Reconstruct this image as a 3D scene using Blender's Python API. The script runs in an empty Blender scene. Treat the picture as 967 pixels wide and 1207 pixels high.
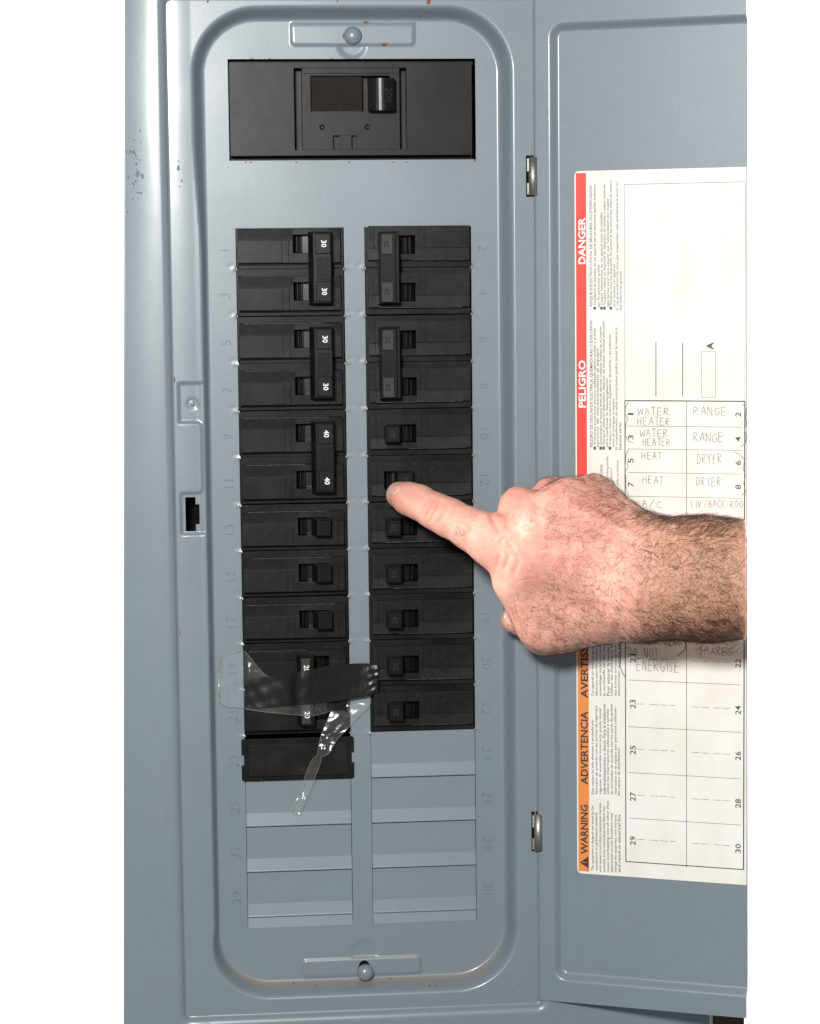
import bpy, bmesh, math, random
import numpy as np
from mathutils import Vector, Matrix
from mathutils.bvhtree import BVHTree

random.seed(7); rng = np.random.default_rng(7)
scene = bpy.context.scene
COL = scene.collection
# ---------------------------------------------------------------- camera
# panel coordinates in mm: x right, y up, z towards the viewer; world = (x, -z, y) / 1000
def Rm(rx, ry, rz):
    cx, sx, cy, sy, cz, sz = math.cos(rx), math.sin(rx), math.cos(ry), math.sin(ry), math.cos(rz), math.sin(rz)
    X = np.array([[1,0,0],[0,cx,-sx],[0,sx,cx]]); Y = np.array([[cy,0,sy],[0,1,0],[-sy,0,cy]]); Z = np.array([[cz,-sz,0],[sz,cz,0],[0,0,1]])
    return Z @ Y @ X
CR = Rm(-0.0968709, -0.0947849, -0.0109507)
CC = np.array([0., 0., 1284.746]); F = 2800.0; PX, PY = 483.5, 603.5
def W(p): return (p[0]*.001, -p[2]*.001, p[1]*.001)
M3 = np.array([[1,0,0],[0,0,-1],[0,1,0]])
cam_d = bpy.data.cameras.new('camera'); cam = bpy.data.objects.new('camera', cam_d); COL.objects.link(cam)
cam.matrix_world = Matrix.Translation(Vector(W(CC))) @ Matrix((M3 @ CR).tolist()).to_4x4()
cam_d.sensor_fit = 'VERTICAL'; cam_d.sensor_height = 24; cam_d.lens = 24*F/1207; cam_d.clip_start = .01; cam_d.clip_end = 50
scene.camera = cam
# ---------------------------------------------------------------- light
w = bpy.data.worlds.new('World'); scene.world = w; w.use_nodes = True
w.node_tree.nodes['Background'].inputs[0].default_value = (.93, .97, 1, 1)
w.node_tree.nodes['Background'].inputs[1].default_value = .22
def area(name, loc, target, size, power, color=(1,1,1)):
    l = bpy.data.lights.new(name, 'AREA'); l.shape = 'DISK'; l.size = size*.001; l.energy = power; l.color = color
    o = bpy.data.objects.new(name, l); COL.objects.link(o); o.location = W(loc)
    d = Vector(W(target)) - Vector(W(loc)); o.rotation_euler = d.to_track_quat('-Z', 'Y').to_euler()
    return o
area('key_lamp', (-150, 225, 1235), (60, -90, 0), 140, 20.0, (1, .985, .96))
area('added_backdrop_lamp', (-620, 100, -140), (-250, -120, -450), 300, 22)  # added lamp, there only to burn the backdrop sheet out to white
area('added_backdrop_lamp_right', (820, -60, -140), (480, -180, -450), 300, 22)  # second added lamp, whitens the right side of the sheet
scene.view_settings.view_transform = 'Standard'; scene.view_settings.look = 'None'
scene.view_settings.exposure = 0; scene.view_settings.gamma = 1
scene.render.engine = 'CYCLES'

# ---------------------------------------------------------------- geometry helpers
def ray(px, py): return CR @ np.array([(px-PX)/F, -(py-PY)/F, -1.])
def at(px, py, z=0):
    d = ray(px, py); return CC + d*((z-CC[2])/d[2])
def proj(P):
    P = np.atleast_2d(P) - CC; v = P @ CR
    return PX - F*v[:,0]/v[:,2], PY + F*v[:,1]/v[:,2]
DA = math.radians(24); DZ = 14.0; DX = at(631, 600, DZ)[0]
def D(u, v, w=0): return (DX + u*math.cos(DA) - w*math.sin(DA), v, DZ + u*math.sin(DA) + w*math.cos(DA))
def duv(px, py, w=0):
    d = ray(px, py); n = np.array([-math.sin(DA), 0, math.cos(DA)]); P0 = np.array(D(0,0,w))
    P = CC + d*(np.dot(n, P0-CC)/np.dot(n, d)); q = P-P0
    return q[0]*math.cos(DA)+q[2]*math.sin(DA), P[1]

def link(name, me, mat=None, parent=None, loc=None):
    o = bpy.data.objects.new(name, me); COL.objects.link(o)
    if mat is not None and me is not None and len(me.materials) == 0: me.materials.append(mat)
    if parent is not None: o.parent = parent
    if loc is not None: o.location = loc
    return o
def thing(name, label, cat, loc=(0,0,0), group=None):
    o = link(name, None); o.location = W(loc); o['label'] = label; o['category'] = cat
    if group: o['group'] = group
    o.empty_display_size = .01
    return o
def mesh(name, V, Fc, smooth=False):
    me = bpy.data.meshes.new(name); me.from_pydata([W(v) for v in V], [], [tuple(f) for f in Fc]); me.update()
    if smooth: me.polygons.foreach_set('use_smooth', [True]*len(me.polygons))
    return me
def npmesh(name, V, Q, smooth=True):
    V = np.asarray(V, float); Q = np.asarray(Q, np.int32)
    me = bpy.data.meshes.new(name); me.vertices.add(len(V))
    Wv = np.stack([V[:,0], -V[:,2], V[:,1]], 1)*.001
    me.vertices.foreach_set('co', Wv.ravel()); k = Q.shape[1]
    me.loops.add(Q.size); me.loops.foreach_set('vertex_index', Q.ravel())
    me.polygons.add(len(Q)); me.polygons.foreach_set('loop_start', np.arange(0, Q.size, k, dtype=np.int32))
    me.polygons.foreach_set('use_smooth', np.full(len(Q), smooth)); me.update(calc_edges=True); me.validate()
    return me
class MB:                                   # collects simple shapes into one mesh
    def __init__(s): s.V = []; s.F = []
    def add(s, V, Fc):
        n = len(s.V); s.V += [tuple(v) for v in V]; s.F += [tuple(i+n for i in f) for f in Fc]; return s
    def box(s, x0, x1, y0, y1, z0, z1, b=0.0, slant=(0,0,0,0)):
        # top inset b on all sides gives a chamfer; slant = extra inset (left, right, bottom, top) of the top face
        l, r, d, u = slant
        if b > 0:
            V = []
            for (i, z) in ((0, z0), (0, z1-b), (b, z1)):
                t = 0 if z == z0 else 1
                V += [(x0+i+l*t, y0+i+d*t, z), (x1-i-r*t, y0+i+d*t, z), (x1-i-r*t, y1-i-u*t, z), (x0+i+l*t, y1-i-u*t, z)]
            Fc = [(3,2,1,0)]
            for k in (0, 4):
                for j in range(4): Fc.append((k+j, k+(j+1)%4, k+4+(j+1)%4, k+4+j))
            Fc.append((8,9,10,11)); return s.add(V, Fc)
        V = [(x0,y0,z0),(x1,y0,z0),(x1,y1,z0),(x0,y1,z0),(x0+l,y0+d,z1),(x1-r,y0+d,z1),(x1-r,y1-u,z1),(x0+l,y1-u,z1)]
        return s.add(V, [(3,2,1,0),(4,5,6,7),(0,1,5,4),(1,2,6,5),(2,3,7,6),(3,0,4,7)])
    def build(s, name, mat, parent=None, smooth=False, bevel=0):
        me = mesh(name, s.V, s.F, smooth)
        if bevel:
            bm = bmesh.new(); bm.from_mesh(me)
            bmesh.ops.bevel(bm, geom=bm.edges[:], offset=bevel*.001, segments=2, affect='EDGES', profile=.6)
            for f in bm.faces: f.smooth = False
            bm.to_mesh(me); bm.free()
        return link(name, me, mat, parent)
def stepped(xb, yb, H, zbase):
    """terrain of rectangular cells: H[j][i] height of cell between xb[i],xb[i+1] and yb[j],yb[j+1]; None = hole"""
    m = MB(); nx, ny = len(xb)-1, len(yb)-1
    h = lambda i, j: zbase if (i < 0 or j < 0 or i >= nx or j >= ny or H[j][i] is None) else H[j][i]
    for j in range(ny):
        for i in range(nx):
            z = h(i, j); x0, x1, y0, y1 = xb[i], xb[i+1], yb[j], yb[j+1]
            if H[j][i] is not None: m.add([(x0,y0,z),(x1,y0,z),(x1,y1,z),(x0,y1,z)], [(0,1,2,3)])
            if H[j][i] is None: continue
            a = h(i-1, j)
            if a < z-1e-6: m.add([(x0,y0,a),(x0,y0,z),(x0,y1,z),(x0,y1,a)], [(0,1,2,3)])
            a = h(i+1, j)
            if a < z-1e-6: m.add([(x1,y0,a),(x1,y1,a),(x1,y1,z),(x1,y0,z)], [(0,1,2,3)])
            a = h(i, j-1)
            if a < z-1e-6: m.add([(x0,y0,a),(x1,y0,a),(x1,y0,z),(x0,y0,z)], [(0,1,2,3)])
            a = h(i, j+1)
            if a < z-1e-6: m.add([(x0,y1,a),(x0,y1,z),(x1,y1,z),(x1,y1,a)], [(0,1,2,3)])
    return m
def cells(xb, yb, base, rects):
    xs = sorted(set([round(x,3) for x in xb] + [round(v,3) for r in rects for v in r[:2]])); ys = sorted(set([round(y,3) for y in yb] + [round(v,3) for r in rects for v in r[2:4]]))
    H = [[base]*(len(xs)-1) for _ in range(len(ys)-1)]
    for (x0, x1, y0, y1, z) in rects:
        for j in range(len(ys)-1):
            for i in range(len(xs)-1):
                if xs[i] > x0-1e-2 and xs[i+1] < x1+1e-2 and ys[j] > y0-1e-2 and ys[j+1] < y1+1e-2: H[j][i] = z
    return xs, ys, H
_tc = {}
def text_mesh(s, size, extrude=0.0, offset=0.0, align='CENTER', bevel=0.0, spacing=1.0, xscale=1.0):
    """flat or raised lettering: list of (x, y, z) in mm and faces"""
    key = (s, size, extrude, offset, align, bevel, spacing, xscale)
    if key in _tc: return _tc[key]
    c = bpy.data.curves.new('t', 'FONT'); c.body = s; c.size = size; c.extrude = extrude; c.offset = offset
    c.align_x = align; c.align_y = 'CENTER'; c.resolution_u = 2; c.bevel_depth = bevel; c.bevel_resolution = 0; c.space_character = spacing
    o = bpy.data.objects.new('t', c); COL.objects.link(o)
    me = bpy.data.meshes.new_from_object(o.evaluated_get(bpy.context.evaluated_depsgraph_get()))
    V = [(v.co.x*xscale, v.co.y, v.co.z) for v in me.vertices]; Fc = [tuple(p.vertices) for p in me.polygons]
    bpy.data.objects.remove(o); bpy.data.curves.remove(c); bpy.data.meshes.remove(me)
    _tc[key] = (V, Fc); return _tc[key]
def put_text(mb, s, x, y, z, size, rot=0, fn=None, **kw):
    V, Fc = text_mesh(s, size, **kw); c, sn = math.cos(math.radians(rot)), math.sin(math.radians(rot))
    P = [(x+a*c-b*sn, y+a*sn+b*c, z+d) for a, b, d in V]
    if fn: P = [fn(*p) for p in P]
    return mb.add(P, Fc)

# ---------------------------------------------------------------- materials
class Mat:
    def __init__(s, name, col, rough=.5, spec=.5, metal=0):
        s.m = bpy.data.materials.new(name); s.m.use_nodes = True; s.n = s.m.node_tree.nodes; s.l = s.m.node_tree.links
        s.p = s.n['Principled BSDF']; s.p.inputs['Base Color'].default_value = (*col, 1); s.p.inputs['Roughness'].default_value = rough
        s.p.inputs['Specular IOR Level'].default_value = spec; s.p.inputs['Metallic'].default_value = metal; s.col = col
        s.tc = s.n.new('ShaderNodeTexCoord'); s.last = None; s.nrm = None
    def noise(s, scale, detail=4, rough=.55, vec=None, stretch=None):
        t = s.n.new('ShaderNodeTexNoise'); t.inputs['Scale'].default_value = scale; t.inputs['Detail'].default_value = detail; t.inputs['Roughness'].default_value = rough
        src = vec or s.tc.outputs['Object']
        if stretch:
            mp = s.n.new('ShaderNodeMapping'); mp.inputs['Scale'].default_value = stretch; s.l.new(src, mp.inputs[0]); src = mp.outputs[0]
        s.l.new(src, t.inputs['Vector']); return t.outputs['Fac']
    def ramp(s, fac, stops):
        r = s.n.new('ShaderNodeValToRGB'); e = r.color_ramp.elements
        while len(e) < len(stops): e.new(.5)
        for k, (p, c) in enumerate(stops):
            e[k].position = p; e[k].color = (c, c, c, 1) if not hasattr(c, '__len__') else (*c, 1)
        s.l.new(fac, r.inputs[0]); return r.outputs[0]
    def mix(s, fac, b, a=None):
        x = s.n.new('ShaderNodeMix'); x.data_type = 'RGBA'; s.l.new(fac, x.inputs[0])
        a = a if a is not None else s.last
        if a is None: x.inputs[6].default_value = (*s.col, 1)
        else: s.l.new(a, x.inputs[6])
        if hasattr(b, '__len__'): x.inputs[7].default_value = (*b, 1)
        else: s.l.new(b, x.inputs[7])
        s.last = x.outputs[2]; s.l.new(s.last, s.p.inputs['Base Color']); return s.last
    def math(s, op, a, b=None, clamp=False):
        x = s.n.new('ShaderNodeMath'); x.operation = op; x.use_clamp = clamp
        for k, q in enumerate((a, b)):
            if q is None: continue
            if isinstance(q, (int, float)): x.inputs[k].default_value = q
            else: s.l.new(q, x.inputs[k])
        return x.outputs[0]
    def bump(s, h, strength, dist=.0002):
        b = s.n.new('ShaderNodeBump'); b.inputs['Strength'].default_value = strength; b.inputs['Distance'].default_value = dist
        s.l.new(h, b.inputs['Height'])
        if s.nrm is not None: s.l.new(s.nrm, b.inputs['Normal'])
        s.nrm = b.outputs[0]; s.l.new(s.nrm, s.p.inputs['Normal'])
    def bevel(s, r):
        b = s.n.new('ShaderNodeBevel'); b.samples = 4; b.inputs['Radius'].default_value = r*.001; s.nrm = b.outputs[0]; s.l.new(s.nrm, s.p.inputs['Normal'])
    def rough(s, fac, lo, hi):
        x = s.n.new('ShaderNodeMapRange'); x.inputs[3].default_value = lo; x.inputs[4].default_value = hi; s.l.new(fac, x.inputs[0]); s.l.new(x.outputs[0], s.p.inputs['Roughness'])

GREY = (.170, .207, .232)
def paint(name, dust=False):
    m = Mat(name, GREY, .36, .5); m.p.inputs['Coat Weight'].default_value = .28; m.p.inputs['Coat Roughness'].default_value = .14
    m.mix(m.ramp(m.noise(9, 3), [(.35, 0), (.7, .5)]), tuple(c*1.1 for c in GREY))
    m.mix(m.ramp(m.noise(160, 6, .7), [(.5, 0), (.8, .28)]), tuple(c*.78 for c in GREY))
    sc = m.ramp(m.noise(55, 5, .75, stretch=(3, 1, .6)), [(.69, 0), (.72, .35)]); m.mix(sc, (.36, .40, .43))
    if dust:
        sep = m.n.new('ShaderNodeSeparateXYZ'); m.l.new(m.tc.outputs['Object'], sep.inputs[0])
        g = m.n.new('ShaderNodeNewGeometry'); sn = m.n.new('ShaderNodeSeparateXYZ'); m.l.new(g.outputs['Normal'], sn.inputs[0])
        low = m.math('MULTIPLY', m.math('SUBTRACT', -.366, sep.outputs[2]), 60, True)          # lower side of the dish
        low2 = m.math('MULTIPLY', m.math('SUBTRACT', sep.outputs[2], -.396), 120, True)
        dep = m.math('MULTIPLY', m.math('ADD', sep.outputs[1], .0075), 260, True)              # only near the bottom of that side
        up = m.math('MULTIPLY', m.math('SUBTRACT', sn.outputs[2], .08), 3, True)
        grain = m.ramp(m.noise(900, 4, .7), [(.38, .1), (.68, 1)])
        k = m.math('MULTIPLY', m.math('MULTIPLY', low, low2), m.math('MULTIPLY', dep, m.math('MULTIPLY', up, grain)))
        m.mix(m.math('MULTIPLY', k, .95), (.25, .19, .13))
    m.rough(m.noise(30, 4), .30, .44)
    m.bump(m.noise(420, 2, .5), .10, .0002)
    m.bump(m.noise(14, 1, .5), .12, .002)
    return m.m
M_paint = paint('grey_enamel_paint', True)
M_emb = paint('grey_enamel_emboss')
def plastic(name, col, r0=.24, r1=.38, bev=.35, dusty=.3, dcol=(.045,.045,.040), sp=.15):
    m = Mat(name, col, .45, sp); m.bevel(bev)
    m.mix(m.ramp(m.noise(45, 5, .65), [(.42, 0), (.78, dusty)]), dcol)
    m.mix(m.ramp(m.noise(700, 3, .6), [(.64, 0), (.76, dusty*.8)]), (.13, .125, .11))
    m.rough(m.noise(60, 5, .6), r0, r1); m.bump(m.noise(1800, 3), .25, .0001); m.bump(m.noise(55, 2), .12, .001); return m.m
M_blk = plastic('black_moulded_plastic', (.006, .0064, .0056))
M_face = plastic('worn_black_plastic', (.0095, .0103, .0088), dusty=.34, r0=.24)
M_tog = plastic('glossy_black_plastic', (.006, .006, .006), .24, .36, dusty=.05, sp=.18)
M_pad = plastic('dusty_grey_pad', (.032, .032, .029), .35, .5, dusty=.3, dcol=(.08,.08,.072))
M_main = plastic('charcoal_plastic', (.0115, .0120, .0098), .30, .42, dusty=.16)
M_worn_lit = Mat('worn_lit_plastic_edge', (.075, .073, .066), .5, .3); M_worn_lit.mix(M_worn_lit.ramp(M_worn_lit.noise(500, 3), [(.4, 0), (.6, 1)]), (.02, .02, .018)); M_worn_lit = M_worn_lit.m  # worn plastic, paled to paint in light caught along the edge
M_mesh = plastic('brown_black_plate', (.013, .0105, .008), .5, .7)
M_dark = Mat('painted_hole_shade', (.004, .004, .004), .9, .1).m  # near-black that paints in the shade of holes and gaps
M_white = Mat('white_print', (.80, .80, .78), .5).m
M_metal = Mat('zinc_plated_steel', (.42, .41, .38), .5, .5, 1)
M_metal.bump(M_metal.noise(700, 4, .7), .5, .0003); M_metal.mix(M_metal.ramp(M_metal.noise(300, 4), [(.4, 0), (.7, .6)]), (.30, .28, .24)); M_metal = M_metal.m
M_rust = Mat('rust', (.17, .045, .018), .85, .2); M_rust.mix(M_rust.noise(1500), (.30, .12, .04)); M_rust = M_rust.m
pm = Mat('off_white_paper', (.76, .75, .72), .5, .3)
pm.mix(pm.ramp(pm.noise(60, 4, .6, stretch=(1, 1, .5)), [(.40, 0), (.66, .5)]), (.68, .64, .54)); pm.bump(pm.noise(260, 3), .08, .0003); M_paper = pm.m
M_red = Mat('red_print', (.80, .045, .03), .45).m
M_orange = Mat('orange_print', (.72, .235, .05), .45).m
M_ink = Mat('black_print', (.022, .022, .024), .6).m
M_fine = Mat('fine_grey_print', (.06, .065, .07), .6).m
M_pencil = Mat('pencil_marks', (.085, .08, .075), .6).m
M_backdrop = Mat('white_backdrop', (.93, .93, .93), .8, .1).m
M_wood = Mat('dark_brown_wood', (.045, .022, .012), .6).m

# ---------------------------------------------------------------- the setting
def struct(name, me, mat): o = link(name, me, mat); o['kind'] = 'structure'; return o
struct('margin_backdrop', mesh('margin_backdrop', [(-2500,-2000,-450),(3000,-2000,-450),(3000,2200,-450),(-2500,2200,-450)], [(0,1,2,3)]), M_backdrop)  # white sheet filling the blank side margins, not a wall of the room

# ---------------------------------------------------------------- the panel
panel = thing('electrical_panel', 'grey steel breaker panel with its door swung open to the right', 'breaker panel', (75, -430, 0))
PL = Vector(panel.location)
def P_(o):                                   # keep world placement when parented to the panel's empty
    o.parent = panel; o.matrix_parent_inverse = Matrix.Translation(-PL); return o
LX0, LX1, RX0, RX1 = 28.4, 86.6, 97.6, 155.6
OT, OB = 27.9, -355.8
def B(i): return 31.4 - 25.4*i
MAINR = (25.9, 158.6, 63.7, 117.3)
def sdrr(x, y, x0, x1, y0, y1, r):
    cx, cy, hx, hy = (x0+x1)/2, (y0+y1)/2, (x1-x0)/2-r, (y1-y0)/2-r
    qx, qy = np.abs(x-cx)-hx, np.abs(y-cy)-hy
    return np.hypot(np.maximum(qx,0), np.maximum(qy,0)) + np.minimum(np.maximum(qx,qy),0) - r
def sst(t): t = np.clip(t,0,1); return t*t*(3-2*t)
def pxrect(x0, y0, x1, y1, z): a = at(x0, y1, z); b = at(x1, y0, z); return a[0], b[0], a[1], b[1]
T1 = pxrect(343, 10, 489, 54, 1); T2 = pxrect(357, 1126, 497, 1175, 1)
LA = pxrect(213, 450, 243, 631, 12); LL = pxrect(190, 499, 236.5, 581, 12)
LH = [pxrect(219.3, 586, 230.6, 626.5, 11), pxrect(230.6, 594.5, 235.3, 618, 11)]
dim = at(227, 476, 11); dent = at(415, 52, 0); dent2 = at(430, 1124, 0)
def cover_h(x, y):
    d = sdrr(x, y, 13.0, 170.4, -385.5, 137, 28)
    wd = np.where(x < 60, 3.4+3.2*sst((y-10)/70)+3.8*sst((-350-y)/30), 7.2); wd = wd + (7.2-wd)*sst((x-20)/40); t = np.clip(d/wd, 0, 1); h = 12*(sst(t)*.55 + .45*np.sin(t*math.pi/2)*sst(t*1.35))
    d2 = sdrr(x, y, -6.6, 190, -401.2, 147.5, 3)
    h = h + 3.4*np.sqrt(np.clip(1-(1-np.clip(d2/4.6,0,1))**2, 0, 1))
    h = h - 2.4*(np.clip((-x-12)/28, 0, 1)**1.8)                       # outer trim rolls back at the left
    h = h + .22*np.sin(np.clip((x+6.6)/13, 0, 1)*math.pi)*(x < 8)         # slight crown of the left rail
    for T, r in ((T1, 2.4), (T2, 2.4)):
        dt = sdrr(x, y, *T, r); ins = d < 0
        h = h + 1.0*sst(-dt/.9)*(np.clip(-d/2.2, 0, 1))
    for c in (dent, dent2):
        rr = np.hypot(x-c[0], y-c[1]); h = h - (.9 if c is dent else .45)*sst((8.5-rr)/3)*((sdrr(x, y, *T1, 2.4) > 0) & (sdrr(x, y, *T2, 2.4) > 0))
    # latch recess beside the dish
    da = sdrr(x, y, LA[0], LA[1]+2, LA[2], LA[3], 1.4); dl = sdrr(x, y, *LL, 2.0)
    rec = sst(-da/1.1)*sst(dl/1.1)
    fade = np.clip((LA[1]-x)/5, 0, 1)
    h = h - 1.5*rec*(.35+.65*fade)
    rr = np.hypot(x-dim[0], y-dim[1]); h = h - 1.0*np.exp(-(rr/2.6)**4) + 1.3*np.exp(-(rr/1.5)**2)
    # sheet metal is never quite flat
    h = h + .12*np.sin(x*.031+1)*np.sin(y*.017) + .05*np.sin(x*.09+y*.05)
    # dents around the twisted-out knockout tabs
    for i in range(1, 12):
        for xe in (LX0, LX1, RX0, RX1):
            s = -1 if xe in (LX0, RX0) else 1
            h = h + .12*np.exp(-(((x-xe-s*1.5)/1.4)**2 + ((y-B(i))/1.1)**2)) - .09*np.exp(-(((x-xe-s*2.6)/1.6)**2 + ((y-B(i)-1.8)/1.2)**2))
    return h
holes = [MAINR, (LX0, LX1, OB, OT), (RX0, RX1, OB, OT)] + LH
gx = set(np.round(np.arange(-41, 200, .75), 3)) | set(np.round(np.arange(200, 290, 6.), 3)); gy = set(np.round(np.arange(-432, 172, .8), 3))
for h_ in holes: gx |= {round(h_[0],3), round(h_[1],3)}; gy |= {round(h_[2],3), round(h_[3],3)}
def thin(s, keep):
    s = sorted(s); out = [s[0]]
    for a in s[1:]:
        if a-out[-1] < .28 and a not in keep: continue
        if a-out[-1] < .28 and out[-1] not in keep: out.pop()
        out.append(a)
    return np.array(out)
kx = {round(v,3) for h_ in holes for v in h_[:2]}; ky = {round(v,3) for h_ in holes for v in h_[2:]}
gx, gy = thin(gx, kx), thin(gy, ky)
X, Y = np.meshgrid(gx, gy); Z = cover_h(X, Y)
xt, xb_ = at(146, 0, 12)[0], at(146, 1207, 12)[0]; yt, yb_ = at(146, 0, 12)[1], at(146, 1207, 12)[1]
XL = xt + (Y-yt)/(yb_-yt)*(xb_-xt)
Xw = np.where(X < -10, -10 + (X+10)*(XL+10)/(-31.0), X)
nx, ny = len(gx), len(gy)
idx = np.arange(nx*ny).reshape(ny, nx)
cx_, cy_ = (gx[1:]+gx[:-1])/2, (gy[1:]+gy[:-1])/2; CXg, CYg = np.meshgrid(cx_, cy_)
keep = np.ones_like(CXg, bool)
for h_ in holes: keep &= ~((CXg > h_[0]) & (CXg < h_[1]) & (CYg > h_[2]) & (CYg < h_[3]))
Q = np.stack([idx[:-1,:-1], idx[:-1,1:], idx[1:,1:], idx[1:,:-1]], -1)[keep]
V = np.stack([Xw, Y, Z], -1).reshape(-1, 3)
cov = npmesh('cover_sheet', V, Q); P_(link('cover_sheet', cov, M_paint))
# folded edges: sheet thickness in the openings and the outer return
m = MB()
for h_ in holes:
    x0, x1, y0, y1 = h_; z = 0 if h_ not in LH else 10.4; zz = z-1.4
    e = .01
    c = [(x0,y0),(x1,y0),(x1,y1),(x0,y1)]
    m.add([(a,b,z+.02) for a,b in c]+[(a,b,zz) for a,b in c], [(k,(k+1)%4,4+(k+1)%4,4+k) for k in range(4)])
P_(m.build('opening_edge', M_emb))
m = MB(); le = [(V[idx[j,0]]) for j in range(0, ny, 40)] + [V[idx[ny-1,0]]]
for a, b in zip(le[:-1], le[1:]): m.add([a, b, (b[0],b[1],-8), (a[0],a[1],-8)], [(0,1,2,3)])
re = [V[idx[0,nx-1]], V[idx[ny-1,nx-1]]]
m.add([re[0], re[1], (re[1][0],re[1][1],-8), (re[0][0],re[0][1],-8)], [(0,1,2,3)])
for j in (0, ny-1):
    r = [V[idx[j,i]] for i in range(nx)]
    for a, b in zip(r[:-1], r[1:]): m.add([a, b, (b[0],b[1],-8), (a[0],a[1],-8)], [(0,1,2,3)])
P_(m.build('cover_return', M_emb))
P_(MB().box(-18, 262, -424, 165, -99, -18).build('enclosure_box', M_emb))
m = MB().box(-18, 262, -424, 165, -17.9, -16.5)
P_(m.build('enclosure_shade_slab', M_dark))  # flat slab in painted shade, in place of an open interior

# knockout plates: flat, then a band leaning out to a sharp step
def knockout(x0, x1, i, last=False):
    m = MB(); n = 1; yt_, yb = B(i)-.6, B(i+1)+.1; a = .25
    prof = [(yt_, -.9), (yb+7.3, -.6), (yb+1.0, .5), (yb+.6, .68), (yb+.3, .88), (yb+.14, .84), (yb+.14, -1.8)]
    if i == (12 if x0 == LX0 else 11): prof[0] = (B(i)-.1, -.9)
    if yt_ > OT: prof[0] = (OT, -.9)
    V_ = [(x0+a, y, z) for y, z in prof]+[(x1-a, y, z) for y, z in prof]; k = len(prof)
    m.add(V_, [(j, j+1, k+j+1, k+j) for j in range(k-1)] + [tuple(range(k)), tuple(range(2*k-1, k-1, -1))])
    return P_(m.build('knockout_plate', M_emb))
for i in (12, 13, 14): knockout(LX0, LX1, i)
for i in (11, 12, 13, 14): knockout(RX0, RX1, i)
for x0, x1 in ((LX0, LX1), (RX0, RX1)):
    m = MB(); y1, y0 = B(15)-.2, OB
    m.add([(x0+.2,y1,-.9),(x1-.2,y1,-.9),(x1-.2,y0+.1,.25),(x0+.2,y0+.1,.25),(x0+.2,y0+.1,-.9),(x1-.2,y0+.1,-.9)], [(0,3,2,1),(3,4,5,2)])
    P_(m.build('knockout_strip', M_emb))
# embossed numbers
for i in range(15):
    for side in (0, 1):
        n = 2*i+1+side
        yc = (B(i)+B(i+1))/2 - (1.5 if i == 0 else 0) - 1.0
        xc = 22.6 if side == 0 else 161.6
        m = MB(); put_text(m, str(n), xc, yc, .22, 7.4, 90 if side == 0 else -90, extrude=.17, offset=-.24, bevel=.10, spacing=1.08)
        m.V = [(a, b, c+float(cover_h(np.array(a), np.array(b)))) for a, b, c in m.V]
        P_(m.build('embossed_number', M_emb))
# screws
def dome(mb, c, r, h, n=20, k=6, base=0):
    V_ = []; Fc = []
    V_ += [(c[0]+r*math.cos(2*math.pi*j/n), c[1]+r*math.sin(2*math.pi*j/n), c[2]-base) for j in range(n)]
    for a in range(k):
        t = a/k*math.pi/2
        V_ += [(c[0]+r*math.cos(t)*math.cos(2*math.pi*j/n), c[1]+r*math.cos(t)*math.sin(2*math.pi*j/n), c[2]+h*math.sin(t)) for j in range(n)]
    V_.append((c[0], c[1], c[2]+h))
    for a in range(k):
        for j in range(n): Fc.append((a*n+j, a*n+(j+1)%n, (a+1)*n+(j+1)%n, (a+1)*n+j))
    for j in range(n): Fc.append((k*n+j, k*n+(j+1)%n, (k+1)*n))
    return mb.add(V_, Fc)
c = at(416.5, 41.5, 4); m = dome(MB(), (c[0], c[1], 1.6), 4.9, 3.6, base=1.4)
s1 = P_(m.build('screw', M_emb, smooth=True)); s1['label'] = 'painted round-head screw at the top of the panel'
c = at(431, 1147, 4); m = dome(MB(), (c[0], c[1], 3.4), 4.6, 3.6, base=1.5)
n = 14; m.add([(c[0]+2.2*math.cos(2*math.pi*j/n), c[1]+2.2*math.sin(2*math.pi*j/n), z) for z in (-1, 2.2) for j in range(n)], [(j, (j+1)%n, n+(j+1)%n, n+j) for j in range(n)])
s2 = P_(m.build('screw', M_emb, smooth=True)); s2['label'] = 'loose round-head screw standing out of a rusty slot at the bottom'
c2 = at(429.5, 1138.5, 1.2); m = MB()
n = 18; m.add([(c2[0]+3.0*math.cos(2*math.pi*j/n), c2[1]+3.2*math.sin(2*math.pi*j/n), 1.32) for j in range(n)], [tuple(range(n))]); P_(m.build('screw_slot_shade', M_dark))  # flat disc, the darkness of the hole painted in

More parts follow.
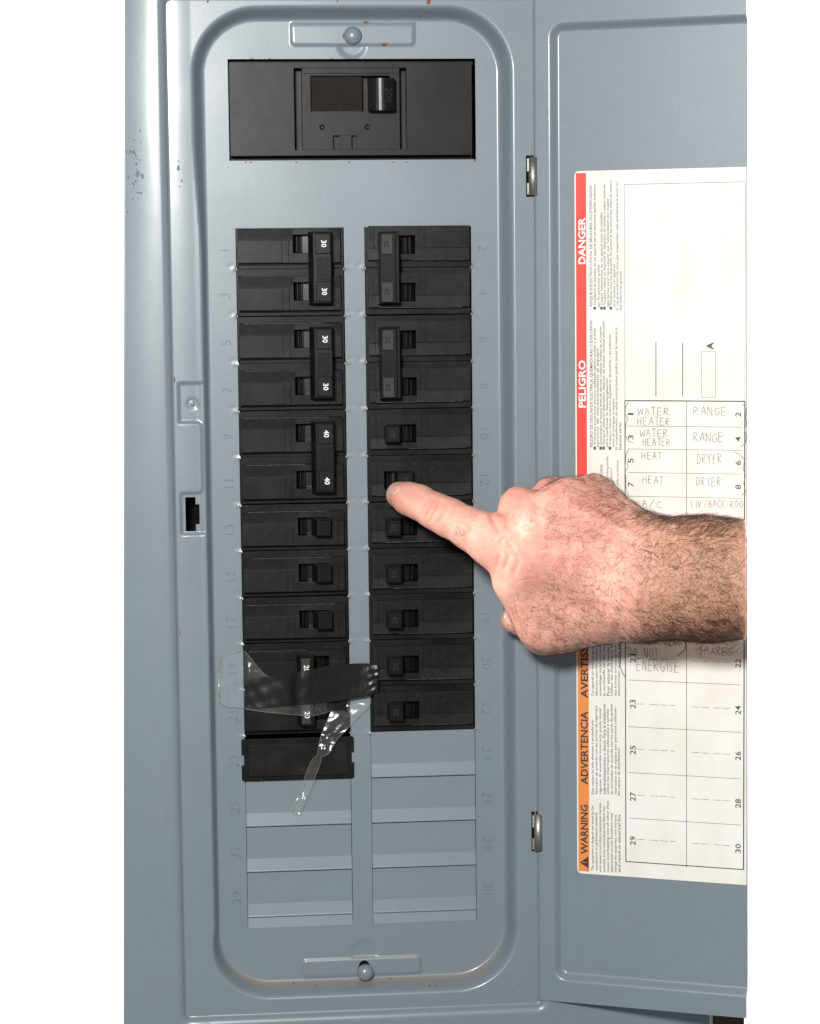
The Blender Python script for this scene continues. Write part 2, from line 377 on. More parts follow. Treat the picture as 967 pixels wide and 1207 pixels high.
# rust specks and chipped paint
def speck(mb, px, py, z, r, sx=1, sy=1, n=8):
    c = at(px, py, z)
    hv = [(c[0]+r*sx*math.cos(2*math.pi*j/n)*random.uniform(.5,1.2), c[1]+r*sy*math.sin(2*math.pi*j/n)*random.uniform(.5,1.2)) for j in range(n)]
    hb = lambda a, b: float(cover_h(np.array(a), np.array(b)))
    base = hb(c[0], c[1]) if z < 20 else z
    V_ = [(a, b, (hb(a, b) if z < 20 else z)+.06) for a, b in hv] + [(c[0], c[1], base+.22)]
    mb.add(V_, [(j, (j+1)%n, n) for j in range(n)])
m = MB()
for px, py, r, sx, sy in [(433,23.5,1.4,2,.7),(453,52.5,1.4,1.6,.8),(405,42.5,1,.7,1.6),(505,2,1.3,1,1.4),(245,2,.7,1,1),(398,1,.6,1,1),(497,17,.6,1,1),
        (460,1153,.8,1.4,.6),(505,1157,.7,.9,.8),(449,1156,.5,1,1),(346,1158,.7,1,.7),(372,1159,.45,1,1),(503,1183,.5,1,.8),(512,1157,.4,1,1),
        (206,448,.9,.5,2.5),(212.5,747,.7,.5,3),(217,984,.5,1,1),(560,189,.7,1,1),(421,137,.1,1,1),(604,1169,.5,1,1)]:
    speck(m, px, py, 0 if 250 < px < 600 and py > 25 else 12, r, sx, sy)
for px in (297, 318, 392, 430, 478, 485, 497): speck(m, px, 69.2, 0, .6, 1.6, .5)
for px in (290, 296, 412, 464, 479, 350): speck(m, px, 191.3, 0, .6, 1.5, .6)
for i in range(1, 12):
    for xe, s in ((LX0,-1),(LX1,1),(RX0,-1),(RX1,1)):
        if random.random() < .75:
            yy = B(i)+random.uniform(-1.2, 1.4); n = 7
            mm = [(xe+s*(.25+.38*math.cos(2*math.pi*j/n)*random.uniform(.6,1.2)), yy+1.3*math.sin(2*math.pi*j/n)*random.uniform(.6,1.3)) for j in range(n)]
            m.add([(a, b, .36) for a, b in mm]+[(xe+s*.25, yy, .5)], [(j,(j+1)%n,n) for j in range(n)])
o = P_(m.build('rust_speck', M_rust)); o['kind'] = 'stuff'
# burrs left where knockouts were twisted out
m = MB()
for i in range(1, 12):
    for xe, s in ((LX0,-1),(LX1,1),(RX0,-1),(RX1,1)):
        if i == 11 and s != -1 and xe == LX0: continue
        y0 = B(i)+random.uniform(-.4,.4); L = random.uniform(1.2, 2.0)
        m.add([(xe+s*.3,y0+L,.1),(xe+s*.3,y0-L,.1),(xe-s*.75,y0-.3,.5),(xe+s*1.6,y0,.35)], [(0,2,3),(2,1,3),(0,1,2)])
o = P_(m.build('knockout_burr', M_emb)); o['kind'] = 'stuff'
# paint rubbed off at the upper left trim
m = MB()
for k in range(32):
    px, py = random.gauss(160, 7), random.gauss(195, 22)
    if px < 149 or px > 186: continue
    speck(m, px, py, 13, random.uniform(.25, .8), random.uniform(.5,1.6), random.uniform(.6,1.6), 6)
for px, py, r in [(210.5,198,1.5),(214.5,213,.8),(212,220,.7),(211,190,.6),(162,205,1.8),(168,207,1.4),(158,180,1.3),(153,178,1.0)]: speck(m, px, py, 12, r, .7, 1.1)
M_chip = Mat('scuffed_primer', (.155, .185, .205), .7, .2).m
o = P_(m.build('paint_scuff', M_chip)); o['kind'] = 'stuff'

# hinges
def cyl(mb, c0, c1, r, n=16, squash=1):
    c0, c1 = Vector(c0), Vector(c1); ax = (c1-c0).normalized(); s = ax.orthogonal().normalized(); t = ax.cross(s)
    V_ = [tuple(c+s*(r*math.cos(2*math.pi*j/n))+t*(r*math.sin(2*math.pi*j/n))) for c in (c0, c1) for j in range(n)]
    mb.add(V_, [(j,(j+1)%n,n+(j+1)%n,n+j) for j in range(n)] + [tuple(range(n-1,-1,-1)), tuple(range(n,2*n))])
    return mb
for (xa, ya, yb2, gl, lab) in [(628.2, 185, 230, 168, 'upper hinge barrel'), (634.5, 960, 1003, 952, 'lower hinge barrel')]:
    a, b = at(xa, ya, 15), at(xa+.3, yb2, 15)
    h_ = P_(MB().build('hinge', M_metal)) if False else None
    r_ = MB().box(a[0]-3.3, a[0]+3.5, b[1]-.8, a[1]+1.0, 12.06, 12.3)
    sl = P_(r_.build('hinge', M_dark)); sl['label'] = lab  # flat black plate, paints the shade of the gap behind the barrel
    mb = MB(); mid = (a[1]+b[1])/2
    cyl(mb, (a[0]+.2, b[1], 14.2), (a[0]+.2, a[1], 14.2), 2.35, 20)
    q = link('barrel', mesh('barrel', mb.V, mb.F, True), M_metal); q.parent = sl
    mb = MB(); mb.box(a[0]-3.0, a[0]-.2, mid+2.5, a[1]-.6, 12.4, 13.6, .2); mb.box(a[0]-3.0, a[0]-.2, b[1]+.4, mid-3.5, 12.4, 13.6, .2)
    q = mb.build('knuckle', M_metal); q.parent = sl
# dried clear sealant loops over the hinges
def tube(mb, pts, r, n=6, radii=None):
    pts = [Vector(p) for p in pts]; rings = []
    for i, p in enumerate(pts):
        d = (pts[min(i+1,len(pts)-1)]-pts[max(i-1,0)]).normalized(); s = d.orthogonal().normalized() if i == 0 else (rings_s - d*rings_s.dot(d)).normalized()
        rings_s = s; t = d.cross(s); rr = radii[i] if radii else r
        rings.append([tuple(p+s*(rr*math.cos(2*math.pi*j/n))+t*(rr*math.sin(2*math.pi*j/n))) for j in range(n)])
    V_ = [v for r_ in rings for v in r_]; k = len(rings)
    mb.add(V_, [(i*n+j, i*n+(j+1)%n, (i+1)*n+(j+1)%n, (i+1)*n+j) for i in range(k-1) for j in range(n)] + [tuple(range(n-1,-1,-1)), tuple(range((k-1)*n, k*n))])
    return mb
M_seal = Mat('yellowed_sealant', (.34, .33, .24), .25); M_seal = M_seal.m
for pts in ([(626.5,184),(626,175),(627,170),(630,171),(632,177),(632.5,184)], [(631,961),(631,955),(633,951.5),(635.5,954),(636.5,961)]):
    P_(tube(MB(), [tuple(at(a, b, 13.2)[:2])+(13.0,) for a, b in pts], .28).build('sealant', M_seal, smooth=True))

# ---------------------------------------------------------------- the door
ue = lambda v, w=0: (lambda a, b: a[0]+(v-a[1])/(b[1]-a[1])*(b[0]-a[0]))(duv(880, 100, w), duv(880, 1150, w))
dl = duv(650, 600)[0]; dtop = (duv(700, 26)[1]+duv(860, 22)[1])/2 - 1.0; dbot = duv(720, 1161)[1]
def door_h(u, v):
    d = sdrr(u, v, dl+2.2, 330, dbot+2, dtop, 5.5)
    return -3.6*sst((-d+2.4)/4.6) + .10*np.sin(u*.05)*np.sin(v*.019+.6) - 1.2*(1-np.clip(u/1.6,0,1))**2
v0d, v1d = -398.1, 150
gu = np.concatenate([np.arange(0, 22, .5), np.arange(22, 116.01, 2.)]); gv = np.unique(np.round(np.concatenate([np.arange(v0d, -372, .5), np.arange(-372, 118, 4.), np.arange(118, v1d+.1, .5)]), 3))
U, Vv = np.meshgrid(gu, gv); E = np.array([ue(v) for v in gv])[:,None]; U = np.where(U > 30, 30+(U-30)*(E-30)/(gu[-1]-30), U)
Hh = door_h(U, Vv); Pd = np.stack(D(U, Vv, Hh), -1).reshape(-1, 3); nu, nv = len(gu), len(gv); ix = np.arange(nu*nv).reshape(nv, nu)
Qd = np.stack([ix[:-1,:-1], ix[:-1,1:], ix[1:,1:], ix[1:,:-1]], -1).reshape(-1,4)
door = P_(link('door', npmesh('door', Pd, Qd), M_emb))
m = MB()
def back(u, v, d=7): return D(u, v, -d)
for j in (0, nv-1):
    for i in range(nu-1):
        m.add([Pd[ix[j,i]], Pd[ix[j,i+1]], back(U[j,i+1],Vv[j,i+1]), back(U[j,i],Vv[j,i])], [(0,1,2,3)])
for i in (0, nu-1):
    dd = 1.2 if i == 0 else 7
    for j in range(nv-1):
        m.add([Pd[ix[j,i]], Pd[ix[j+1,i]], back(U[j+1,i],Vv[j+1,i],dd+(.2 if i==0 else 0)), back(U[j,i],Vv[j,i],dd+(.2 if i == 0 else 0))], [(0,1,2,3)])
r_ = link('door_edge_return', mesh('door_edge_return', m.V, m.F), M_emb); r_.parent = door

# label on the door
LW = -3.2                                     # the label lies on the door's sunken panel
def L_(u, v, w=0): return D(u, v, LW+w)
def lp(px, py): return duv(px, py, LW)
l0 = lp(678.5, 500)[0]; lt = lp(700, 201.2)[1]; lb = lp(690, 1029.8)[1]
pts = []; r = 2.4
for k in range(7): a = math.pi/2 + k/6*math.pi/2; pts.append((l0+r+r*math.cos(a), lt-r+r*math.sin(a)))
for k in range(7): a = math.pi + k/6*math.pi/2; pts.append((l0+r+r*math.cos(a), lb+r+r*math.sin(a)))
pts += [(ue(lb, LW)+.05, lb), (ue(lt, LW)+.05, lt)]
m = MB(); n = len(pts); m.add([L_(u, v, -.45) for u, v in pts]+[L_(u, v, 0) for u, v in pts], [tuple(range(n, 2*n))] + [(k,(k+1)%n,n+(k+1)%n,n+k) for k in range(n)])
lab = P_(m.build('warning_label', M_paper)); lab['label'] = 'white circuit directory with red danger and orange warning strips'
for a in (lab,): pass
def flat(mb, u0, u1, v0, v1, w=.05): mb.add([L_(u0,v0,w), L_(u1,v0,w), L_(u1,v1,w), L_(u0,v1,w)], [(0,1,2,3)])
def line(mb, a, b, wd, w=.06):
    a, b = np.array(a), np.array(b); d = (b-a)/max(1e-6, np.linalg.norm(b-a)); n_ = np.array([-d[1], d[0]])*wd/2
    mb.add([L_(*(p), w) for p in (a-n_, b-n_, b+n_, a+n_)], [(0,1,2,3)])
s0, s1_ = lp(679.8, 500)[0]+.1, lp(692, 500)[0]
split = lp(686, 640)[1]
m = MB(); flat(m, s0, s1_, split, lp(686, 204)[1]); m.build('danger_strip', M_red, lab)
m = MB(); flat(m, s0, s1_+.5, lp(688, 1027)[1], split-.3); m.build('warning_strip', M_orange, lab)
LF = lambda x, y, z: L_(x, y, z)
def ltxt(mb, s, px0, py0, px1, py1, off=0, rot=90, thick=.1, spacing=1.0):
    """CCW lettering filling the pixel box"""
    a, b = lp(px0, py1), lp(px1, py0); wv, hu = b[1]-a[1], b[0]-a[0]
    V_, F_ = text_mesh(s, 10, offset=0, spacing=spacing); xs = [v[0] for v in V_]; ys = [v[1] for v in V_]
    V_, F_ = text_mesh(s, 10, offset=off, spacing=spacing)
    x0, x1, y0, y1 = min(xs), max(xs), min(ys), max(ys)
    P = []
    for x, y, z in V_:
        tx, ty = (x-x0)/(x1-x0), (y-y0)/(y1-y0)
        if rot == 90: P.append(L_(b[0]-ty*hu, a[1]+tx*wv, thick))
        else: P.append(L_(a[0]+tx*hu, a[1]+ty*wv, thick))
    mb.add(P, F_)
for t in (('DANGER', 682.3, 257, 690, 311, .25), ('PELIGRO', 682.6, 425, 690.3, 480, .25)):
    m = MB(); ltxt(m, *t); m.build('danger_lettering', M_white, lab)['kind'] = 'stuff'
for t in (('WARNING', 685, 949, 693, 1006, .22), ('ADVERTENCIA', 685, 839, 693, 924, .22), ('AVERTISSEMENT', 685, 716, 693, 822, .22)):
    m = MB(); ltxt(m, *t); m.build('warning_lettering', M_ink, lab)['kind'] = 'stuff'
m = MB()
tri = [lp(693.8, 1009.5), lp(693.8, 1023.5), lp(683.8, 1016.5)]; m.add([L_(u, v, .1) for u, v in tri], [(0,1,2)]); m.build('warning_triangle', M_ink, lab)
m = MB(); line(m, lp(686.8,1016.5), lp(690.6,1016.5), .42, .16); line(m, lp(691.3,1016.5), lp(692.4,1016.5), .42, .16); m.build('warning_mark', M_orange, lab)
# small print, in columns running up the label
blocks = [ # (px start, list of (x offset, y_bottom, y_top, text))
 [(697,361,219,"RISQUE D'ELECTROCUTION, DE BRULURES OU D'EXPLOSION"),(701.5,365,217,"■ Installation et entretien de cet appareil par un electricien qualifie seulement"),(706,362,312,"par du personnel qualifie"),
  (709.5,365,250,"■ Couper l'alimentation de cet appareil avant d'y travailler"),(713,365,217,"■ Toujours utiliser un dispositif de detection de tension a valeur nominale"),(717,362,234,"appropriee pour vous assurer que l'alimentation est coupee"),
  (720.5,365,213,"■ Replacer tous les dispositifs, les portes et les couvercles avant de mettre"),(724.5,362,312,"sous tension cet appareil"),(728,366,214,"Si ces precautions ne sont pas respectees, cela entrainera la mort ou"),(732,366,320,"des blessures graves")],
 [(697.5,527,378,"PELIGRO DE DESCARGA ELECTRICA, QUEMADURAS O EXPLOSION"),(701.5,530,386,"■ Solamente el personal electrico calificado debera instalar y prestar"),(705,527,410,"servicio de mantenimiento al equipo"),(708.5,530,384,"■ Desenergice el equipo antes de efectuar cualquier trabajo en el interior"),
  (712,530,378,"■ Siempre utilice un dispositivo detector de tension nominal adecuado"),(716,527,446,"para confirmar la desenergizacion"),(719.5,530,394,"■ Vuelva a colocar todos los dispositivos, las puertas y las cubiertas"),(723.5,527,470,"antes de energizar el equipo"),
  (727,530,386,"El incumplimiento de estas instrucciones podra causar la muerte o"),(731,530,498,"lesiones serias")],
 [(709.5,610,548,"ELECTRIC SHOCK, BURN OR EXPLOSION"),(716.5,610,538,"Turn off power before working inside"),(721,610,552,"Replace all devices, doors"),(728.5,612,542,"qualified personnel only to service")],
 [(699,820,745,"Cet appareil est concu et eprouve par le"),(703.5,820,740,"fabricant selon les normes en vigueur"),(708,820,738,"assemblage incorrect peut entrainer"),(712.5,820,742,"la surchauffe ou des dommages"),(717,820,738,"Pour assurer la surete et le bon"),(721.5,820,740,"Utiliser des disjoncteurs de marque"),(726,820,744,"des bornes serrees au bon couple"),(730,820,736,"electricien qualifie seulement")],
 [(699,936,848,"Este equipo ha sido disenado y probado por"),(703.5,936,832,"fabricante de acuerdo con las normas de seguridad"),(708,936,834,"vigentes. El ensamble incorrecto puede causar"),(712.5,936,830,"sobrecalentamiento o danos. Para la instalacion"),(717,936,836,"utilice los interruptores adecuados y apriete"),
  (721.5,936,830,"las terminales de acuerdo con los pares de apriete"),(726,936,834,"marcados en el equipo por personal calificado"),(730,938,882,"del equipo de distribucion")],
 [(699,1026,950,"This equipment is designed and tested by the"),(703.5,1026,958,"manufacturer to performance standards"),(708,1028,946,"which exceed current industry requirements. Improper"),(712.5,1028,950,"assembly, loose connections and debris may"),(717,1028,944,"cause overheating, use of other than"),(721.5,1028,958,"approved circuit breakers may"),(726,1028,960,"damage the equipment, void warranty"),(730,1028,960,"and result in electrical fire")]]
m = MB()
for bl in blocks:
    for (x, yb2, yt2, s) in bl: ltxt(m, s, x-1.7, yt2, x+1.7, yb2, .07)
o = m.build('fine_print', M_fine, lab); o['kind'] = 'stuff'
# ruled table
m = MB(); tl, tr = lp(737.3, 700)[0], lp(877.6, 700)[0]; tm_ = lp(809.5, 700)[0]
tt = lp(738, 472.2)[1]; tb = lp(738, 1015.4)[1]; ht = lp(738, 217.5)[1]
for a, b, wd in [((tl,tt),(tr,tt),.55),((tl,tb),(tr,tb),.5),((tl,tt),(tl,tb),.5),((tr,tt),(tr,tb),.6),((tm_,tt),(tm_,tb-1),.28),((tl,tt),(tl,ht),.16),((tl,ht),(tr,ht),.22),((tr,ht),(tr,tt),.16)]: line(m, a, b, wd)
rows_px = [502.2, 529.2, 556.8, 584.8] + [584.8+27.1*k for k in range(1, 6)] + [747, 801.5, 856.5, 910.5, 964.2]
for y in rows_px:
    v = lp(741, y)[1]; line(m, (tl+1.6, v), (tr-1.6, v), .22)
for px, y0, y1, wd in [(773.4,403,467,.42),(804.8,404,467,.42)]:
    line(m, lp(px, y0), lp(px, y1), wd)
q = [lp(827.3,414), lp(843.7,414), lp(843.7,468.3), lp(827.3,468.3)]
for k in range(4): line(m, q[k], q[(k+1)%4], .18)
for y in (777, 831, 884.5, 938.8, 991):
    v = lp(780, y)[1]
    for a, b in ((751,760),(766,776),(778,787),(790,796)):
        line(m, (lp(a, y)[0], v), (lp(b, y)[0], v), .2)
    for a, b in ((816,825),(827,836),(841,850),(852,861)): line(m, (lp(a, y)[0], v-.2), (lp(b, y)[0], v-.2), .2)
m.build('table_rules', M_ink, lab)['kind'] = 'stuff'
m = MB(); ltxt(m, 'A', 833.5, 404, 841, 411.5, .3); m.build('table_letter', M_ink, lab)
def NUM(*a):
    m = MB(); ltxt(m, *a, .08); m.build('row_number', M_ink, lab)['kind'] = 'stuff'
for n_, y in ((1,488),(3,515.5),(5,543),(7,571)): NUM(str(n_), 740.5, y-(2.6 if n_>1 else .9), 747, y+(2.4 if n_>1 else .9))
for n_, y in ((2,488.5),(4,517.5),(6,545.5),(8,574)): NUM(str(n_), 867, y-2.6, 873.5, y+2.6)
for n_, y in ((22,782),(24,837),(26,891),(28,947),(30,1000)): NUM(str(n_), 867, y-5, 873.5, y+5)
for n_, y in ((21,776),(23,830),(25,884),(27,939),(29,991)): NUM(str(n_), 743, y-5, 749.5, y+5)
# pencilled entries (own stroke letters)
ST = {'A':[[(0,0),(.45,1),(.9,0)],[(.2,.4),(.75,.4)]],'B':[[(0,0),(0,1),(.6,.85),(.55,.6),(0,.52),(.7,.35),(.6,.08),(0,0)]],'C':[[(.8,.85),(.4,1),(.05,.6),(.1,.2),(.45,0),(.8,.12)]],
 'D':[[(0,0),(0,1),(.5,.9),(.8,.5),(.5,.1),(0,0)]],'E':[[(.7,1),(0,1),(0,0),(.7,0)],[(0,.5),(.6,.5)]],'G':[[(.8,.85),(.4,1),(.05,.6),(.1,.15),(.5,0),(.8,.2),(.8,.45),(.5,.45)]],
 'H':[[(0,0),(0,1)],[(.75,0),(.75,1)],[(0,.5),(.75,.5)]],'I':[[(.2,0),(.2,1)]],'K':[[(0,0),(0,1)],[(.7,1),(0,.45),(.7,0)]],'L':[[(0,1),(0,0),(.6,0)]],'M':[[(0,0),(.1,1),(.45,.3),(.8,1),(.9,0)]],
 'N':[[(0,0),(0,1),(.75,0),(.75,1)]],'O':[[(.4,1),(.05,.7),(.1,.2),(.45,0),(.8,.3),(.75,.8),(.4,1)]],'P':[[(0,0),(0,1),(.6,.9),(.65,.6),(0,.48)]],'R':[[(0,0),(0,1),(.6,.9),(.6,.6),(0,.5),(.7,0)]],
 'S':[[(.7,.9),(.3,1),(.05,.75),(.35,.52),(.7,.3),(.4,0),(0,.1)]],'T':[[(0,1),(.9,1)],[(.45,1),(.45,0)]],'V':[[(0,1),(.4,0),(.8,1)]],'W':[[(0,1),(.2,0),(.5,.7),(.75,0),(1,1)]],'Y':[[(0,1),(.4,.5),(.8,1)],[(.4,.5),(.4,0)]],
 '/':[[(0,-.1),(.7,1.1)]],'.':[[(.1,0),(.18,.06)]],'-':[[(.1,.5),(.6,.5)]]}
def hand_write(mb, s, px0, py0, px1, py1, wd=.26):
    a, b = lp(px0, py1), lp(px1, py0); tot = sum(1.0 if ch == 'W' else (.45 if ch in 'I.' else .95) for ch in s) + .12*len(s)
    cw = (b[0]-a[0])/tot; x = a[0]; h = (b[1]-a[1])
    for ch in s:
        wch = 1.0 if ch == 'W' else (.45 if ch in 'I.' else .95)
        if ch in ST:
            dy = random.uniform(-.06,.06)*h; sc = random.uniform(.9,1.08)
            for stn in ST[ch]:
                p = [(x+q[0]*cw*.88+random.uniform(-.055,.055)*h, a[1]+dy+q[1]*h*sc+random.uniform(-.055,.055)*h) for q in stn]
                for k in range(len(p)-1): line(mb, p[k], p[k+1], wd*random.uniform(.75,1.2), .07)
        x += (wch+.12)*cw
m = MB()
for t in [('WATER',752,480.5,791,489.5),('HEATER',752,492.5,792,501),('WATER',755,506,789,514.5),('HEATER',758,517,792,525.5),('HEAT',757,533,782,541),('HEAT',758,561,784,569.5),('A/C',757,590,783,597.5),
          ('RANGE',818,479.5,859,489.5),('RANGE',818,510.5,855,520.5),('DRYER',822,535,853,546),('DRYER',821,562.5,852,572.5),('LIV./BACK-ROO',815,590,877,597.5),
          ('GENERATOR',745,751,808,759),('DO NOT',741,764,778,774),('ENERGISE',751,779,803,790),('SPARE',824,763,859,771.5),('SPARE',824,751,862,758.5),
          ('WATER',752,612,790,619),('LIGHTS',818,617,860,625)]: m = MB(); hand_write(m, *t); m.build('handwritten_entry', M_pencil, lab)['kind'] = 'stuff'
m = MB()
def scribble(mb, pts, wd=.3):
    p = [lp(*q) for q in pts]
    for k in range(len(p)-1): line(mb, p[k], p[k+1], wd, .07)
scribble(m, [(741,474),(737.5,480),(737,487),(740.5,493),(738,499),(737.5,506),(737.5,514),(741,520),(747,522)])
scribble(m, [(741,530),(738,536),(738,544),(741,550),(737,556),(738,562),(738,575),(741,584)])
scribble(m, [(875,475),(880,482),(879,492),(880,500),(878,506),(880,514),(879,522),(873,527)]); scribble(m, [(866,533),(873,536),(878,542),(876,552),(879,560),(877,570),(879,580),(874,585)])
scribble(m, [(735,750),(731.5,760),(732,772),(731,785),(734,793),(738,799)], .45); scribble(m, [(805,752),(808.5,758),(808,765),(803,770),(799,773)], .5)
for k in range(26):
    x0, y0 = random.uniform(820, 876), random.uniform(750, 769); scribble(m, [(x0+5*math.cos(a)+a*1.2, y0+4*math.sin(a)) for a in np.linspace(0, 4, 7) if x0+5*math.cos(a)+a*1.2 < 879], .16)
for k in range(12):
    x0, y0 = random.uniform(785, 803), random.uniform(752, 760); scribble(m, [(x0+4*math.cos(a)+a, y0+3*math.sin(a)) for a in np.linspace(0, 5, 8)], .16)
m.build('pencil_scribble', M_pencil, lab)['kind'] = 'stuff'

a = at(841.5, 1202, 4); b = at(878.5, 1230, 4)
wd_ = MB().box(a[0], b[0], -470, a[1]+120, -10, 3, .8).build('wooden_board', M_wood); wd_['label'] = 'dark brown wooden board just showing under the lower right corner of the door'; wd_['category'] = 'board'
# ---------------------------------------------------------------- main breaker
x0, x1, y0, y1 = MAINR
main = thing('main_breaker', 'wide charcoal main breaker with a single offset toggle, above all the others', 'circuit breaker', ((x0+x1)/2, y0, 0))
def bpart(mb, name, mat, parent, root, smooth=False, bevel=0):
    o = mb.build(name, mat, None, smooth, bevel); o.parent = parent
    if parent is root: o.matrix_parent_inverse = Matrix.Translation(-Vector(root.location))
    return o
mp = lambda a, b, c, d, z=2: pxrect(a, b, c, d, z)
R_ = [(*mp(272,73,556,184), 2.2)]
R_.append((*mp(347.8,80,479.3,176.8), -8.0)); R_.append((*mp(357.5,80,471,176.8), .9)); R_.append((*mp(357.5,80,471,86.5), 1.5))
R_.append((*mp(366.8,89,427.5,131.2), -2.5)); R_.append((*mp(427.5,89,460,131.2), -7))
R_.append((*mp(393.2,159.5,420.3,176.8), -3)); R_.append((*mp(400.5,159.5,414.8,176.8), 1.2))
xs, ys, H = cells([x0+.3, x1-.3], [y0+.3, y1-.3], -8.4, R_)
bpart(stepped(xs, ys, H, -9), 'housing', M_main, main, main)
a = mp(367.2,89.5,427.1,130.8, -2); m = MB().box(a[0], a[1], a[2], a[3], -2.45, -2.2)
n = 34
for k in range(n):
    xx = a[0]+(a[1]-a[0])*(k+.5)/n; m.box(xx-.2, xx+.2, a[2]+.3, a[3]-.3, -2.2, -1.95)
bpart(m, 'ribbed_plate', M_mesh, main, main)
a = pxrect(437, 91.5, 468, 130, 12)
m = MB(); n = 10; prof = []
xm0, xm1 = a[0]-1.2, a[1]-1.0
for k in range(n+1):
    t = k/n; prof.append((xm0+(xm1-xm0)*t, 5.5+6.0*math.sin(math.pi*(.16+.62*t))))
P0 = [(x, a[2], z) for x, z in prof]+[(xm1-.8, a[2], -5), (xm0+2.0, a[2], -5)]; P1 = [(x, a[3], z) for x, z in prof]+[(xm1-.8, a[3], -5), (xm0+2.0, a[3], -5)]
k = len(P0); m.add(P0+P1, [(i, (i+1)%k, k+(i+1)%k, k+i) for i in range(k)]+[tuple(range(k-1,-1,-1)), tuple(range(k, 2*k))])
tg = bpart(m, 'toggle', M_tog, main, main)
m = MB(); put_text(m, '200', xm1-3.6, (a[2]+a[3])/2-.5, 10.6, 5.2, -90, extrude=.12, xscale=1.0)
m.V = [(v[0], v[1], v[2]-(v[0]-(xm1-3.6))*.62+.85) for v in m.V]; o = m.build('rating_number', M_pad); o.parent = tg
for px, py in ((379.7,150),(433.3,149.7)):
    c = at(px, py, 1); n = 12
    m = MB(); m.add([(c[0]+r*math.cos(2*math.pi*j/n), c[1]+r*math.sin(2*math.pi*j/n), z) for r, z in ((1.55,.92),(1.15,1.35),(.75,.95)) for j in range(n)], [(i*n+j, i*n+(j+1)%n, (i+1)*n+(j+1)%n, (i+1)*n+j) for i in range(2) for j in range(n)]+[tuple(range(2*n,3*n))])
    bpart(m, 'rivet', M_blk, main, main)

